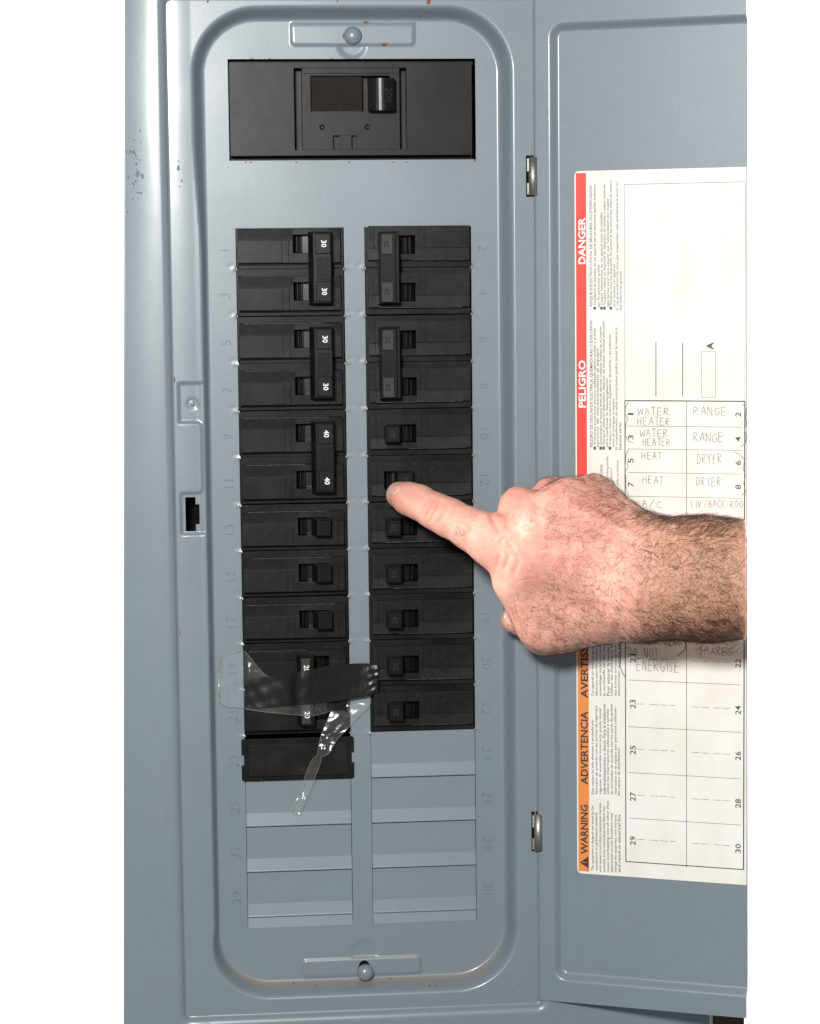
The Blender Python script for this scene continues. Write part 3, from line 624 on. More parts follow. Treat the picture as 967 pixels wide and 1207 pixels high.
# ---------------------------------------------------------------- branch breakers
# local frame: origin at the column's outer edge centre; +x towards the toggle side, built for the left column; the right column is turned half round
WD = 58.1
def breaker_parts(root, poles, right, kind, rating=None, off=False, jit=0.0, ton=False):
    """poles 1 or 2; local y centred on the breaker"""
    sgn = -1 if right else 1
    def T(mb):
        mb.V = [(sgn*x, sgn*y, z) for x, y, z in mb.V]; return mb
    def fin(mb, name, mat, parent=root, bevel=0, smooth=False):
        return T(mb).build(name, mat, parent, smooth, bevel)
    Hh_ = 25.4*poles/2
    offs = [12.7, -12.7] if poles == 2 else [0]          # pole centres, first = upper in local frame
    sx0, sx1 = (30.6, 37.6)
    hx0, hx1 = (38.6, 51.2)
    if off: sx0, sx1, hx0, hx1 = 39.0, 46.8, 29.0, 38.6
    if kind == 'single': sx0, sx1, hx0, hx1 = 31.0, 38.2, 38.4, 49.0
    if ton: sx0, sx1, hx0, hx1 = 43.0, 48.8, 31.5, 42.8
    slot0, slot1 = min(sx0, hx0+ (1 if off else 3)), max(sx1, hx1-2.2)
    # body: the black case with a sunken strip between poles
    R_ = []
    for oy in offs:
        R_.append((.3, WD-.3, oy-12.45, oy+12.45, -.3))
        R_.append((1, WD-.3, oy-12.45, oy-10.6, -1.6))
        R_.append((slot0, slot1, oy-4.4, oy+5.4, -8))
    xs, ys, H = cells([.3, WD-.3], [-Hh_+.25, Hh_-.25], -1.8, R_)
    fin(stepped(xs, ys, H, -9), 'body', M_blk)
    for oy in offs:
        fy0, fy1 = oy-9.6, oy+8.6
        R_ = [(1.1, 56.0, fy0, fy1, 3.6), (1.1, 56.0, fy1-6.3, fy1, 3.0), (1.1, 25.0, fy0+.3, fy1-6.3, 3.75), (24.4, 25.1, fy0, fy1-6.3, 3.3), (28.2,28.5, fy0, fy1-6.3, 3.35), (52.6,52.9, fy0, fy1, 3.3)]
        R_.append((slot0, slot1, oy-4.4, oy+5.4, None))
        xs, ys, H = cells([1.1, 56.0], [fy0, fy1], 3.6, R_)
        m = stepped(xs, ys, H, -.4)
        for u0, u1 in ((1.15, slot0-.1), (slot1+.1, 55.95)):
            yq = fy1-6.25 if u0 < 2 or True else 0
            m.add([(u0,fy1-6.3,3.06),(u1,fy1-6.3,3.06),(u1,fy1,3.5),(u0,fy1,3.5)], [(0,1,2,3)])
        # lip along the top edge
        m.box(1.1, 56.0, fy1, fy1+.6, -.35, 3.6, 0, (0,0,0,.5))
        fc = fin(m, 'face_plate', M_face)
        wx = random.uniform(1.4, 6); m = MB().box(wx, random.uniform(30, 55), fy1+.12, fy1+.12+random.uniform(.16,.3), 3.4, 3.68)  # paler strip: edge light painted on the lip, along with wear
        fin(m, 'worn_lit_edge', M_worn_lit, fc)
        m = MB()
        m2 = text_mesh('OFF', 3.1, .12, -.06); m3 = text_mesh('ON', 2.7, .12, -.06); mk = []
        for (V_, F_), xx, yy in ((m2, 26.6, oy-3.4), (m3, 54.3, oy-4.2)):
            m = MB().add([(xx+y_, yy-x_, 3.7+z_) for x_, y_, z_ in V_], F_)
            fin(m, 'moulded_lettering', M_face, fc)['kind'] = 'stuff'
    # toggles
    tp = []
    for oy in offs:
        m = MB(); n = 8
        # drum showing in the slot
        cxx = (slot0+slot1)/2; rr = (slot1-slot0)/2+1.0
        pr = [(cxx+rr*math.cos(math.pi*k/n), -7.5+5.2*math.sin(math.pi*k/n)) for k in range(n+1)]
        A_ = [(x, oy-4.2, z) for x, z in pr]; Bq = [(x, oy+5.2, z) for x, z in pr]
        m.add(A_+Bq, [(k, n+1+k, n+2+k, k+1) for k in range(n)])
        for q in (.33, .66):
            m.box(sx0+(sx1-sx0)*q-.3, sx0+(sx1-sx0)*q+.3, oy-4.0, oy+5.0, -6, -.8)
        fin(m, 'toggle_drum', M_tog); m = MB()
        if poles == 1:
            sl = (2.4, 1.0, .6, .6)
            m.box(hx0, hx1, oy-4.6, oy+5.3, -3, 11.5, .5, (2.2, .6, .5, .5))
            if rating is None:
                for q in range(4): m.box(hx0+4.0+q*1.3, hx0+4.6+q*1.3, oy-3.6, oy+4.3, 11.3, 11.75)
            tp.append(fin(m, 'toggle', M_tog, bevel=0))
    if poles == 2:
        m = MB(); m.box(hx0+(1.2 if right else 0), hx1, -12.7-6.6, 12.7+7.0, 5, 12.6, .6, (1.8, .5, .5, .5))
        for oy in offs: m.box(hx0+3, hx1-2.5, oy-3.8, oy+4.8, -3, 6)
        if right:
            m.box(hx0+1.6, hx0+3.2, -12.7-6.0, 12.7+6.4, 12.55, 13.1, .2)
        if not off and not right:
            for q in range(9): 
                for q2 in range(5): m.box(hx0+4.2+q2*1.3, hx0+4.9+q2*1.3, -6+q*1.35, -5.3+q*1.35, 12.5, 12.72)
        tie = fin(m, 'handle_tie', M_tog)
        for oy, rt in zip(offs, rating or (None, None)):
            pw = .0
            a0, a1 = hx0+3.4, hx1-1.0
            if off: a0, a1 = hx0+1.9, hx1-2.6
            if right: a0, a1 = hx0+4.9, hx1-1.5
            m = MB().box(a0, a1, oy-5.0, oy+5.8, 12.3, 13.5, .35)
            pad = fin(m, 'rating_pad', M_pad if (right or off) else M_blk, tie)
            if rt:
                m = MB(); V_, F_ = text_mesh(rt, 3.9, .08, .06 if not right else .0, spacing=1.0)
                m.add([((a0+a1)/2+.3+y_, oy+.4-x_, 13.58+z_) for x_, y_, z_ in V_], F_)
                fin(m, 'rating_number', M_white if not right else M_blk, pad)
    else:
        if rating:
            m = MB(); V_, F_ = text_mesh(rating, 4.2, .08, .0)
            m.add([((hx0+2.2+hx1-.6)/2+y_, oy+.4-x_, 11.58+z_) for x_, y_, z_ in V_], F_)
            fin(m, 'rating_number', M_pad if right else M_blk, tp[0])
def breaker(name, label, group, side, row, poles, **kw):
    yc = B(row) - 12.7*poles
    xx = LX0 if side == 0 else RX1-.2
    root = thing(name, label, 'circuit breaker', (xx, yc, 0), group)
    breaker_parts(root, poles, side == 1, 'double' if poles == 2 else 'single', **kw)
    root.rotation_euler[1] = math.radians(random.uniform(-.25, .25))
    root.location[1] += random.uniform(-.0002, .0002)
    return root
G2, G1 = 'two-pole breakers with tied handles', 'single-pole breakers'
breaker('double_breaker', 'black two-pole breaker with white 30s, beside numbers 1 and 3 at the top left', G2, 0, 0, 2, rating=('30','30'))
breaker('double_breaker', 'black two-pole breaker with white 30s, beside numbers 5 and 7', G2, 0, 2, 2, rating=('30','30'))
breaker('double_breaker', 'black two-pole breaker with white 40s, beside numbers 9 and 11', G2, 0, 4, 2, rating=('40','40'))
for r_, nn in ((6, 13), (7, 15), (8, 17)):
    breaker('single_breaker', {13:'black single breaker beside number 13, right under the breaker marked 40', 15:'black single breaker beside number 15, middle of the three left singles', 17:'black single breaker beside number 17, directly above the taped breaker'}[nn], G1, 0, r_, 1)
breaker('double_breaker', 'black two-pole breaker half covered by black tape, beside numbers 19 and 21', G2, 0, 9, 2, rating=('20','20'), off=True)
breaker('double_breaker', 'two-pole breaker with grey handle pads, beside numbers 2 and 4 at the top right', G2, 1, 0, 2, rating=('20','20'))
breaker('double_breaker', 'two-pole breaker with grey pads on its tied handle, beside numbers 6 and 8', G2, 1, 2, 2, rating=('20','20'))
for r_, nn, lb_ in ((4,10,'black single breaker beside number 10, just above the one being touched'), (5,12,'black single breaker whose toggle the fingertip is touching, beside number 12'), (6,14,'black single breaker partly behind the pointing finger'),
        (7,16,'black single breaker just below the pointing finger, beside the hidden number 16'), (8,18,'black single breaker beside number 18, level with the thumb'), (9,20,'black single breaker beside number 20, touched by the end of the black tape'), (10,22,'black single breaker beside number 22, lowest of the right column')):
    breaker('single_breaker', lb_, G1, 1, r_, 1, rating='20', ton=(nn == 12))
# blank filler plate at 23
a = pxrect(285.5, 868, 417, 921, 2); x0, x1, y0, y1 = a
fil = thing('filler_plate', 'blank black filler plate with notched ends, beside number 23', 'filler plate', ((x0+x1)/2, y0, 0))
ym = (y0+y1)/2
def notched(x0, x1, y0, y1, z0, z1, nd, nh):
    c = [(x0+.8,y0),(x1-.8,y0),(x1,y0+.8),(x1,ym-nh),(x1-nd,ym-nh),(x1-nd,ym+nh),(x1,ym+nh),(x1,y1-.8),(x1-.8,y1),(x0+.8,y1),(x0,y1-.8),(x0,ym+nh),(x0+nd,ym+nh),(x0+nd,ym-nh),(x0,ym-nh),(x0,y0+.8)]
    n = len(c); return MB().add([(p[0],p[1],z0) for p in c]+[(p[0],p[1],z1) for p in c], [tuple(range(n,2*n))]+[(k,(k+1)%n,n+(k+1)%n,n+k) for k in range(n)])
bpart(notched(x0, x1, y0, y1, .2, 1.9, 1.3, 3.0), 'flange', M_blk, fil, fil)
bpart(MB().box(x0+3.5, x1-3.2, y0+2.3, y1-2.6, 1.9, 3.3, .5), 'raised_face', M_face, fil, fil)

# ---------------------------------------------------------------- tapes
def ribbon(rows, nseg=16, zn=.35, fn=None, sub=6, seed=0, lift=0):
    """rows: list of (edge A px,py,z, edge B px,py,z) along the strip -> sheet with wrinkles"""
    R = np.array([[at(*r[0]), at(*r[1])] for r in rows]); k = len(R); out = []
    rs = np.random.default_rng(seed); ph = rs.uniform(0, 6.28, 12)
    for i in range((k-1)*sub+1):
        t = i/sub; j = min(int(t), k-2); f = t-j
        p0, p1, p2, p3 = R[max(j-1,0)], R[j], R[j+1], R[min(j+2,k-1)]
        p = .5*((2*p1)+(-p0+p2)*f+(2*p0-5*p1+4*p2-p3)*f*f+(-p0+3*p1-3*p2+p3)*f**3)
        row = []
        for s_ in range(nseg+1):
            g = s_/nseg; q = p[0]*(1-g)+p[1]*g
            wz = zn*(math.sin(t*2.3+g*3+ph[0])+.6*math.sin(t*5.1-g*7+ph[1])+.5*math.sin(t*1.1+g*13+ph[2])+.35*math.sin(t*9+g*4+ph[3]))
            if lift > 1 and t > 10.2: wz += .3*math.sin(g*26+t*2)*min(1, (t-10.2)/1.2)
            row.append((q[0], q[1], q[2]+wz+lift))
        out.append(row)
    V_ = [v for r_ in out for v in r_]; n = nseg+1
    return MB().add(V_, [(i*n+j, i*n+j+1, (i+1)*n+j+1, (i+1)*n+j) for i in range(len(out)-1) for j in range(nseg)])
def tedge(o, mb, nseg):
    n = nseg+1; e = MB()
    for k in (0, nseg): tube(e, [tuple(np.array(v)+np.array((0,0,.1))) for v in mb.V[k::n]], .14, 5)
    tube(e, mb.V[0:n] if nseg == 22 else mb.V[-n:], .14, 5)
    q = e.build('tape_edge', M_tedge, smooth=True); q.parent = o; q['kind'] = 'stuff'
te = Mat('yellowed_tape_edge', (.34, .31, .24), .3, .5); te.p.inputs['Alpha'].default_value = .45; M_tedge = te.m
tm = Mat('black_vinyl_tape', (.010, .010, .011), .32, .35); tm.rough(tm.noise(150, 4), .22, .42); tm.bump(tm.noise(70, 2, .5), .16, .0008); M_tape = tm.m
zp = lambda b: ((240+b[0]/4.395), (740+b[1]/4.395))
def rw(A, Bq, z, z2=None): a_, b_ = zp(A), zp(Bq); return ((a_[0], a_[1], z), (b_[0], b_[1], z if z2 is None else z2))
m = ribbon([rw((214,275),(216,405),4.3), rw((235,270),(255,412),4.6), rw((300,256),(320,410),5.3), rw((370,246),(380,405),5.6), rw((440,236),(450,400),8), rw((490,226),(490,396),14.0), rw((555,214),(555,390),14.3),
            rw((600,205),(605,386),10.5), rw((680,190),(690,376),7), rw((760,184),(770,366),5.2), rw((830,182),(830,356),4.2), rw((868,184),(862,350),4.6), rw((900,196),(905,330),5.6)], 24, .16, seed=3, lift=1.4)
tape = link('black_tape', mesh('black_tape', m.V, m.F, True), M_tape)
tape['label'] = 'strip of black electrical tape stuck across the breaker at 19 and 21'; tape['category'] = 'tape'
cl = Mat('clear_packing_tape', (.9, .9, .88), .12, .5)
tr_ = cl.n.new('ShaderNodeBsdfTransparent'); tr_.inputs[0].default_value = (.96, .96, .95, 1)
gl = cl.n.new('ShaderNodeBsdfGlossy'); gl.inputs['Roughness'].default_value = .2; gl.inputs[0].default_value = (.95,.97,1,1)
mx = cl.n.new('ShaderNodeMixShader'); fr = cl.n.new('ShaderNodeFresnel'); fr.inputs[0].default_value = 1.5
bb = cl.n.new('ShaderNodeBump'); bb.inputs['Strength'].default_value = .8; bb.inputs['Distance'].default_value = .0012; cl.l.new(cl.noise(85, 2, .45, stretch=(1, 1, 1.6)), bb.inputs['Height'])
cl.l.new(bb.outputs[0], gl.inputs['Normal']); pass
gl.inputs[0].default_value = (.085, .085, .09, 1); df = cl.n.new('ShaderNodeBsdfDiffuse'); df.inputs[0].default_value = (.02, .02, .019, 1); cl.l.new(bb.outputs[0], df.inputs['Normal'])
a1 = cl.n.new('ShaderNodeAddShader'); a2 = cl.n.new('ShaderNodeAddShader'); cl.l.new(tr_.outputs[0], a1.inputs[0]); cl.l.new(gl.outputs[0], a1.inputs[1]); cl.l.new(a1.outputs[0], a2.inputs[0]); cl.l.new(df.outputs[0], a2.inputs[1])
cl.n.remove(mx); cl.n.remove(fr); cl.l.new(a2.outputs[0], cl.n['Material Output'].inputs['Surface']); M_clear = cl.m
m = ribbon([rw((92,150),(84,360),1.6), rw((76,230),(78,330),3.6), rw((80,170),(84,380),5.2), rw((110,140),(120,408),3.6), rw((160,126),(160,412),2.2), rw((204,118),(206,416),2.0), rw((230,140),(235,424),4.6), rw((330,250),(330,438),5.0), rw((430,250),(430,446),6.4), rw((490,250),(490,452),13.9), rw((545,250),(548,455),14.2), rw((600,250),(606,448),10), rw((655,250),(660,430),5.5)], 22, .38, seed=5, lift=-.1)
ct = link('clear_tape', mesh('clear_tape', m.V, m.F, True), M_clear); ct['label'] = 'crumpled clear tape under the black tape, its folded end over number 19'; ct['category'] = 'tape'; ct['group'] = 'clear tapes'; tedge(ct, m, 22)
m = ribbon([rw((735,360),(862,352),4.0), rw((690,390),(864,395),2.2), rw((655,450),(800,460),4.2), rw((620,530),(735,535),5.4), rw((604,580),(690,580),7), rw((595,620),(650,650),8.5, 9.5), rw((590,655),(615,668),9, 7.5), rw((560,690),(606,700),8, 6), rw((530,760),(578,775),6, 7), rw((505,840),(545,850),5), rw((480,890),(520,905),4, 5.5), rw((455,955),(500,966),4.8)], 12, .35, seed=8)
m.F += []
ct2 = link('clear_tape', mesh('clear_tape', m.V, m.F, True), M_clear); ct2['label'] = 'twisted clear tape strip hanging from the black tape over the filler plate'; ct2['category'] = 'tape'; ct2['group'] = 'clear tapes'; tedge(ct2, m, 12)

# ---------------------------------------------------------------- the hand and forearm
def build_hand():
    S = []
    def chain(pts, k=6):
        for a_, b_ in zip(pts[:-1], pts[1:]): S.append((at(*a_[:3]), at(*b_[:3]), a_[3], b_[3], k))
    chain([(632,655,74,15.5),(770,690,96,18)], 12); chain([(648,620,76,15),(775,665,100,17)], 12)
    chain([(674,598,73,13.8),(776,664,98,13.5)], 12); chain([(701,590,67,12),(774,660,94,12.5)], 12)
    chain([(690,660,70,22),(760,682,88,21)], 12)
    chain([(616,681,66,16.2),(650,724,62,17.5)], 12); chain([(650,724,62,17.5),(765,708,92,17)], 12)
    chain([(776,657,100,15.5),(830,656,108,16.5),(905,656,119,17)], 14); chain([(765,705,96,17),(830,706,106,18),(905,708,117,18.5)], 14); chain([(765,680,98,20),(905,680,118,22)], 14)
    # pointing index finger
    chain([(631,655,74,15.5),(584,638,62,12.8),(556,624,54,10.8)], 7); chain([(556,624,54,10.8),(529,610,46,9.9),(512,602,40,9.2),(494,592,31,9.0)], 3.5); chain([(494,592,31,9.0),(482,588,25,8.5),(471,583.5,19,7.3)], 3)
    # folded middle, ring and little fingers
    chain([(642,614,74,13.5),(612,598,54,9.6)], 6); chain([(612,598,54,9.6),(640,640,40,9.0)], 5)
    chain([(668,598,71,13),(652,586,50,9.8)], 6); chain([(652,586,50,9.8),(676,640,38,9)], 5)
    chain([(702,590,66,12),(690,592,48,9)], 6); chain([(690,592,48,9),(704,640,40,8)], 5)
    # thumb tucked beneath
    th0 = len(S)
    chain([(752,716,84,16),(668,732,54,13.5),(640,745,48,12)], 8)
    chain([(640,738,42,9.5),(622,733,35,8.8),(607,730.5,32,7.6)], 2.2)
    pts = np.array([p for s_ in S for p in s_[:2]]); lo = pts.min(0)-24; hi = pts.max(0)+24
    xcut = at(880, 680, 110)[0]; hi[0] = min(hi[0], xcut+4)
    h = 1.0
    ax = [np.arange(lo[i], hi[i], h) for i in range(3)]
    G = np.stack(np.meshgrid(*ax, indexing='ij'), -1).astype(np.float32); shp = G.shape[:3]; Gf = G.reshape(-1, 3)
    d = np.full(len(Gf), 60., np.float32)
    for a_, b_, ra, rb, k in S:
        blo = np.minimum(a_, b_)-max(ra, rb)-k*1.6-8; bhi = np.maximum(a_, b_)+max(ra, rb)+k*1.6+8
        sl = tuple(slice(max(0, int((blo[i]-lo[i])/h)), max(0, int((bhi[i]-lo[i])/h)+2)) for i in range(3))
        sub = G[sl]; ab = (b_-a_).astype(np.float32); t = np.clip(((sub-a_.astype(np.float32))@ab)/float(ab@ab), 0, 1)
        dd = np.linalg.norm(sub-a_.astype(np.float32)-t[...,None]*ab, axis=-1)-(ra+(rb-ra)*t)
        D3 = d.reshape(shp); cur = D3[sl]; hh = np.maximum(k-np.abs(cur-dd), 0)/k; D3[sl] = np.minimum(cur, dd)-hh*hh*k*.25
    d = d.reshape(shp)
    # end of what is seen of the forearm: plain cut
    n_ = np.cross(ray(880, 400), ray(880, 900)); n_ /= np.linalg.norm(n_); n_ = n_ if n_[0] > 0 else -n_
    pl = ((G-CC.astype(np.float32))@n_.astype(np.float32)); d = np.maximum(d, pl)
    # surface nets
    s_ = d < 0; nxx, nyy, nzz = shp
    cnt = np.zeros((nxx-1, nyy-1, nzz-1), np.float32); acc = np.zeros((nxx-1, nyy-1, nzz-1, 3), np.float32)
    corners = [(i, j, k) for i in (0,1) for j in (0,1) for k in (0,1)]
    def cv(c): return d[c[0]:nxx-1+c[0], c[1]:nyy-1+c[1], c[2]:nzz-1+c[2]]
    for c0 in corners:
        for axis in range(3):
            if c0[axis] == 1: continue
            c1 = list(c0); c1[axis] = 1; A_, B_ = cv(c0), cv(c1); cr = (A_ < 0) != (B_ < 0)
            t = np.where(cr, A_/np.where(cr, A_-B_, 1), 0); cnt += cr
            for q in range(3):
                acc[..., q] += np.where(cr, c0[q]+(t if q == axis else 0), 0)
    act = cnt > 0; vid = -np.ones(cnt.shape, np.int64); vid[act] = np.arange(act.sum())
    ii = np.argwhere(act); Vh = (acc[act]/cnt[act][:,None]+ii)*h+lo
    quads = []
    for axis in range(3):
        o1, o2 = [(1,2),(2,0),(0,1)][axis]
        sl0 = [slice(1,-1)]*3; sl0[axis] = slice(0,-1); sl1 = [slice(1,-1)]*3; sl1[axis] = slice(1,None)
        a0, a1 = s_[tuple(sl0)], s_[tuple(sl1)]
        for flip in (0, 1):
            e = np.argwhere((a0 & ~a1) if flip == 0 else (~a0 & a1))
            off = np.array([1,1,1]); off[axis] = 0; e = e+off
            def g(da, db):
                q = e.copy(); q[:, o1] -= da; q[:, o2] -= db
                return vid[q[:,0], q[:,1], q[:,2]]
            f = np.stack([g(1,1), g(0,1), g(0,0), g(1,0)], 1)
            if flip: f = f[:, ::-1]
            quads.append(f)
    Qh = np.concatenate(quads); Qh = Qh[(Qh >= 0).all(1)]
    # smooth and normals
    Ee = np.concatenate([Qh[:, [0,1]], Qh[:, [1,2]], Qh[:, [2,3]], Qh[:, [3,0]]]); deg = np.bincount(Ee[:,0], minlength=len(Vh))+np.bincount(Ee[:,1], minlength=len(Vh))
    capm = np.abs((Vh-CC)@n_) < .7
    for it in range(3):
        a_ = np.stack([np.bincount(Ee[:,0], Vh[Ee[:,1], q], len(Vh))+np.bincount(Ee[:,1], Vh[Ee[:,0], q], len(Vh)) for q in range(3)], 1)/np.maximum(deg, 1)[:,None]
        Vh = np.where(capm[:,None], Vh, Vh*.5+a_*.5)
    def normals(Vh):
        fn = np.cross(Vh[Qh[:,2]]-Vh[Qh[:,0]], Vh[Qh[:,3]]-Vh[Qh[:,1]])
        N = np.stack([sum(np.bincount(Qh[:,c], fn[:,q], len(Vh)) for c in range(4)) for q in range(3)], 1); return N/np.maximum(1e-9, np.linalg.norm(N, axis=1))[:,None]
    N = normals(Vh)
    if (N[:,2]*(Vh[:,2]-Vh[:,2].mean())).sum() < 0: Qh = Qh[:, ::-1]; N = -N
    px, py = proj(Vh); front = N[:,2] > -.1
    def pd(poly):
        best = np.full(len(px), 1e9)
        for (xa, ya), (xb2, yb3) in zip(poly[:-1], poly[1:]):
            vx, vy = xb2-xa, yb3-ya; t = np.clip(((px-xa)*vx+(py-ya)*vy)/(vx*vx+vy*vy), 0, 1); best = np.minimum(best, np.hypot(px-xa-t*vx, py-ya-t*vy))
        return best
    disp = np.zeros(len(Vh))
    carve = [([(513,590),(507,600),(503,609)],1.8,-.6),([(519,590),(513,603),(508,614)],1.7,-.65),([(509,587),(501,598),(497,606)],1.6,-.45),([(528,596),(524,606),(516,618)],1.7,-.4),([(476,571),(474,577)],1.2,-.15),
             ([(486,575),(483,584),(479,592)],1.3,-.22),([(490,577),(487,586)],1.2,-.15),
             ([(632,648),(680,655),(740,668)],7,.6),([(645,618),(690,632),(750,655)],6,.9),([(670,596),(712,612),(760,640)],6,.7),
             ([(612,630),(640,640),(670,640)],10,-1.1),([(640,595),(665,606),(700,620)],8,-1.1),([(628,590),(633,598),(634,608)],6,-.9),
             ([(700,640),(730,690),(790,700),(850,685),(885,690)],3,.4),([(690,560),(720,610),(760,640)],2.5,.2),([(640,700),(700,705),(760,720),(830,730),(885,725)],3,.3),
             ([(590,640),(600,655),(596,668)],3,-.7),([(582,636),(590,652),(586,668)],2.6,-.6),([(600,640),(612,660),(606,676)],3,-.55),
             ([(764,618),(768,640),(766,670),(760,700)],2.4,-.35),([(772,618),(777,650),(774,690)],2.2,-.25),([(579,607),(584,618),(588,626)],4,-.8)]
    for poly, wpx, amp in carve: disp += np.where(front, amp*np.exp(-(pd(poly)/wpx)**2), 0)
    q = Vh; disp += .16*np.sin(q[:,0]*.55+q[:,1]*.23)*np.sin(q[:,1]*.5-q[:,2]*.3)*(px > 590) + .3*np.sin(q[:,0]*.13+1)*np.sin(q[:,1]*.17+q[:,2]*.1)*(px > 600)
    Vh = Vh + N*np.where(capm, 0, disp)[:,None]; N = normals(Vh)
    # local redness (knuckles, creases) as skin colour
    red = np.zeros(len(Vh))
    for x, y, r_, a_ in [(511,598,14,.6),(484,583,9,.55),(606,590,22,.75),(650,570,20,.5),(600,655,26,.5),(497,590,12,.3),(690,640,40,.25),(640,680,30,.25),(700,590,35,.3),(720,650,26,.25),(466,590,9,.4),(602,728,14,.3),(513,596,5,.35),(660,640,14,.3),(735,655,12,.35)]:
        red += a_*np.exp(-((px-x)**2+(py-y)**2)/(r_*r_))
    return Vh, Qh, N, np.clip(red*1.2+.08, 0, 1), px, py
Vh, Qh, Nh, red, hpx, hpy = build_hand()
sk = Mat('skin', (.72, .405, .305), .5, .2)
at_ = sk.n.new('ShaderNodeAttribute'); at_.attribute_name = 'redness'
sk.mix(sk.ramp(sk.noise(75, 4, .65), [(.40, 0), (.62, .75)]), (.69, .31, .24))
sk.mix(sk.ramp(sk.noise(120, 3, .6), [(.55, 0), (.75, .4)]), (.76, .50, .38))
sk.mix(sk.math('MULTIPLY', at_.outputs['Fac'], .85), (.66, .24, .185))
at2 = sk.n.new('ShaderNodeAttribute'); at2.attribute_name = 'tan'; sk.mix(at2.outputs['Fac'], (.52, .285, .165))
sk.p.inputs['Subsurface Weight'].default_value = .18; sk.p.inputs['Subsurface Radius'].default_value = (.0032, .0012, .0006); sk.p.inputs['Subsurface Scale'].default_value = 1
vo = sk.n.new('ShaderNodeTexVoronoi'); vo.inputs['Scale'].default_value = 900; sk.l.new(sk.tc.outputs['Object'], vo.inputs['Vector'])
sk.bump(vo.outputs['Distance'], .35, .00012); sk.bump(sk.noise(420, 5, .65), .6, .0004); sk.bump(sk.noise(260, 3, .6, stretch=(.35, 1, 1.6)), .45, .0005); sk.rough(sk.noise(200, 3), .42, .6); M_skin = sk.m
hand = thing('person', "man's bare hairy hand and forearm pointing at a breaker with the index finger", 'person', tuple(at(700, 680, 70)))
def hpart(o): o.parent = hand; o.matrix_parent_inverse = Matrix.Translation(-Vector(hand.location)); return o
hm = npmesh('hand', Vh, Qh, True)
if len(hm.vertices) == len(Vh):
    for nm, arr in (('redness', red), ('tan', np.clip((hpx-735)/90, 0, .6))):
        A_ = hm.attributes.new(nm, 'FLOAT', 'POINT'); A_.data.foreach_set('value', arr.astype(np.float32))
hobj = hpart(link('hand', hm, M_skin))
bvh = BVHTree.FromPolygons([tuple(v) for v in Vh], [tuple(int(i) for i in f) for f in Qh])
def cast(px, py):
    d_ = ray(px, py); d_ = Vector(d_/np.linalg.norm(d_)); hit = bvh.ray_cast(Vector(CC), d_, 3000)
    return (hit[0], hit[1]) if hit[0] is not None else None
# nails
M_nail = Mat('fingernail', (.74, .46, .38), .22, .5); M_nail.mix(M_nail.noise(200), (.68, .40, .33)); M_nail = M_nail.m
def nail(cx, cy, ang, la, lb2, lab_):
    pts_ = {}; nr, na = 6, 24; V_ = []; Fc = []
    ca, sa = math.cos(ang), math.sin(ang)
    c0 = cast(cx, cy)
    if c0 is None: return
    V_.append(tuple(c0[0]+c0[1]*.3)); 
    for i in range(1, nr+1):
        for j in range(na):
            t = 2*math.pi*j/na; ex = 2.6; u = math.copysign(abs(math.cos(t))**(2/ex), math.cos(t))*la*i/nr; v = math.copysign(abs(math.sin(t))**(2/ex), math.sin(t))*lb2*i/nr
            hit = cast(cx+u*ca-v*sa, cy+u*sa+v*ca)
            p = hit[0]+hit[1]*(.32 if i < nr else -.25) if hit and (hit[0]-c0[0]).length < 9 else Vector(V_[0] if i == 1 else V_[1+(i-2)*na+j])
            V_.append(tuple(p))
    Fc = [(0, 1+j, 1+(j+1)%na) for j in range(na)] + [(1+i*na+j, 1+(i+1)*na+j, 1+(i+1)*na+(j+1)%na, 1+i*na+(j+1)%na) for i in range(nr-1) for j in range(na)]
    o = hpart(link('fingernail', mesh('fingernail', V_, Fc, True), M_nail)); o['label'] = lab_
nail(464.5, 577.5, math.radians(-42), 8.2, 4.6, 'index fingernail'); nail(599.5, 729, math.radians(62), 10, 5.6, 'thumbnail seen edge-on')
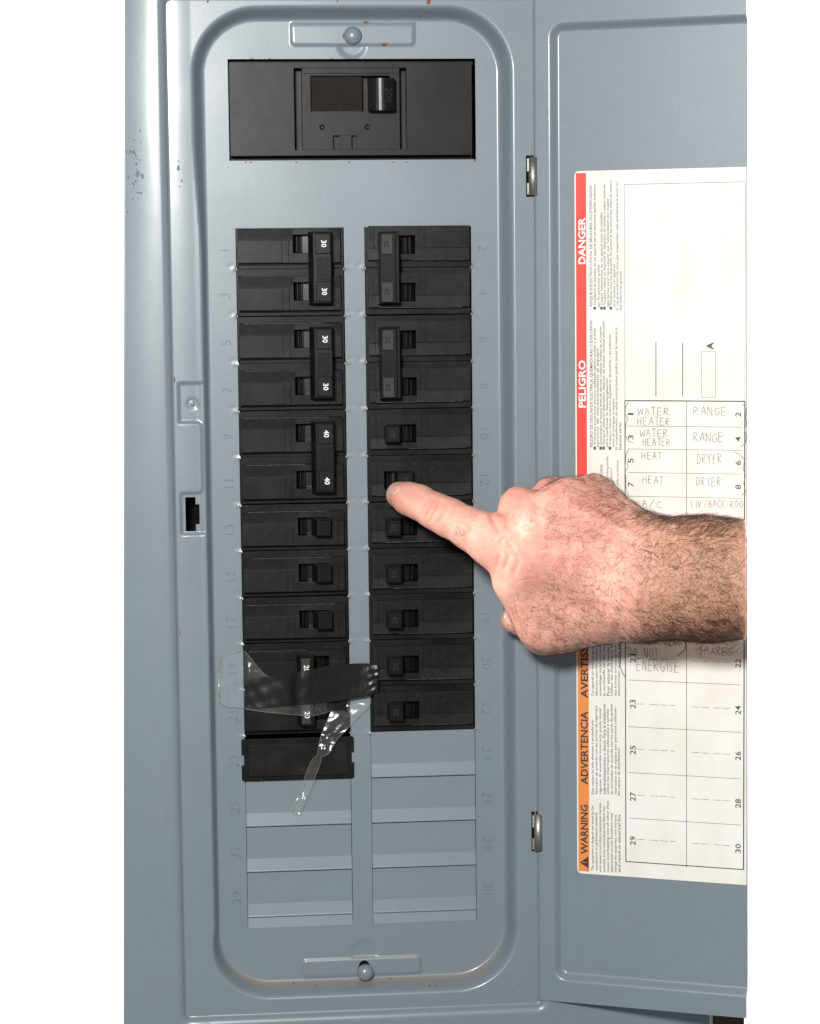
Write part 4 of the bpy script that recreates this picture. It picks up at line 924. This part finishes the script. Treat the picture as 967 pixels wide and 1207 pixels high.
# hairs
def hairs():
    tri = Qh; cen = Vh[tri].mean(1); ar = np.linalg.norm(np.cross(Vh[tri[:,2]]-Vh[tri[:,0]], Vh[tri[:,3]]-Vh[tri[:,1]]), axis=1)/2
    nn = Nh[tri].mean(1); px, py = proj(cen)
    def g(x, y, rx, ry): return np.exp(-((px-x)/rx)**2-((py-y)/ry)**2)
    den = .32*sst((px-610)/60)+.35*g(650,610,30,14)+.45*g(720,590,45,25)+.35*g(700,640,60,50)*.6+.45*g(672,728,60,22)+.35*g(640,715,30,24)+.25*g(545,622,10,14)*1.9+.3*g(548,608,14,10)
    den += .9*sst((px-725)/60)*(.55+.45*sst((px-780)/60)) + .55*sst((px-730)/50)*sst((py-700)/30) + .5*sst((px-745)/40)*sst((640-py)/25)
    den[(px < 600) & ~((px > 520) & (px < 572))] = 0; den[nn[:,2] < -.45] = 0
    den[np.abs(px-878.5) < .8] = 0; den[px > 879] = 0
    pr = den*ar; pr /= pr.sum(); NH = 11000
    ids = rng.choice(len(tri), NH, p=pr); nseg = 7; V_ = np.zeros((NH*(nseg+1)*3, 3)); 
    e0 = at(880, 500, 110); n_ = np.cross(ray(880, 400), ray(880, 900)); n_ /= np.linalg.norm(n_); n_ = n_ if n_[0] > 0 else -n_
    vi = 0; Vout = []; Fout = []
    for f in ids:
        b4 = rng.dirichlet((1,1,1,1)); p = (Vh[tri[f]]*b4[:,None]).sum(0); n0 = nn[f]/np.linalg.norm(nn[f]); x_, y_ = px[f], py[f]
        # growth direction in the panel plane: on the forearm towards the hand side and down
        base = math.radians(-18 if x_ > 740 else -60) + rng.normal(0, .55 if x_ > 740 else .95)
        if y_ < 635 and x_ > 740: base = math.radians(18)+rng.normal(0, .6)
        g0 = np.array([math.cos(base), math.sin(base), 0]); g0 -= n0*(g0@n0); g0 /= max(1e-6, np.linalg.norm(g0)); sd = np.cross(n0, g0)
        L = rng.uniform(5, 12.5)*(1.05 if x_ > 740 else .8)*(.75 if x_ < 580 else 1); curl = rng.normal(0, .32 if x_ > 740 else .58); lift = rng.uniform(.12, .55); r0 = rng.uniform(.04, .08)*(1 if x_ > 700 else .9)
        dirv = g0+n0*lift; dirv /= np.linalg.norm(dirv); q = p-n0*.15; pts_ = [q]
        for k in range(nseg):
            a_ = curl; dirv = dirv+sd*a_+rng.normal(0, .06, 3)-n0*(lift*.22); dirv /= np.linalg.norm(dirv); sd = np.cross(n0, dirv); sd /= max(1e-6, np.linalg.norm(sd)); q = q+dirv*L/nseg
            if k < 6:
                sgn = (q-p)@n0
                if sgn < .12: q = q+n0*(.12-sgn)
            pts_.append(q)
        if max((np.array(pts_)-CC)@n_) > -.2: continue
        s0_ = np.cross(dirv, n0); s0_ /= max(1e-6, np.linalg.norm(s0_)); t0_ = np.cross(s0_, dirv)
        base_i = len(Vout)
        for k, c in enumerate(pts_):
            rr = r0*(1-.8*k/nseg)
            for j in range(3):
                a_ = 2.094*j; Vout.append(c+s0_*(rr*math.cos(a_))+t0_*(rr*math.sin(a_)))
        for k in range(nseg):
            for j in range(3):
                Fout.append((base_i+k*3+j, base_i+k*3+(j+1)%3, base_i+(k+1)*3+(j+1)%3, base_i+(k+1)*3+j))
    return np.array(Vout), np.array(Fout)
hv, hf = hairs()
M_hair = Mat('dark_brown_hair', (.075, .034, .017), .4, .4).m
o = hpart(link('arm_hair', npmesh('arm_hair', hv, hf, True), M_hair)); o['kind'] = 'stuff'
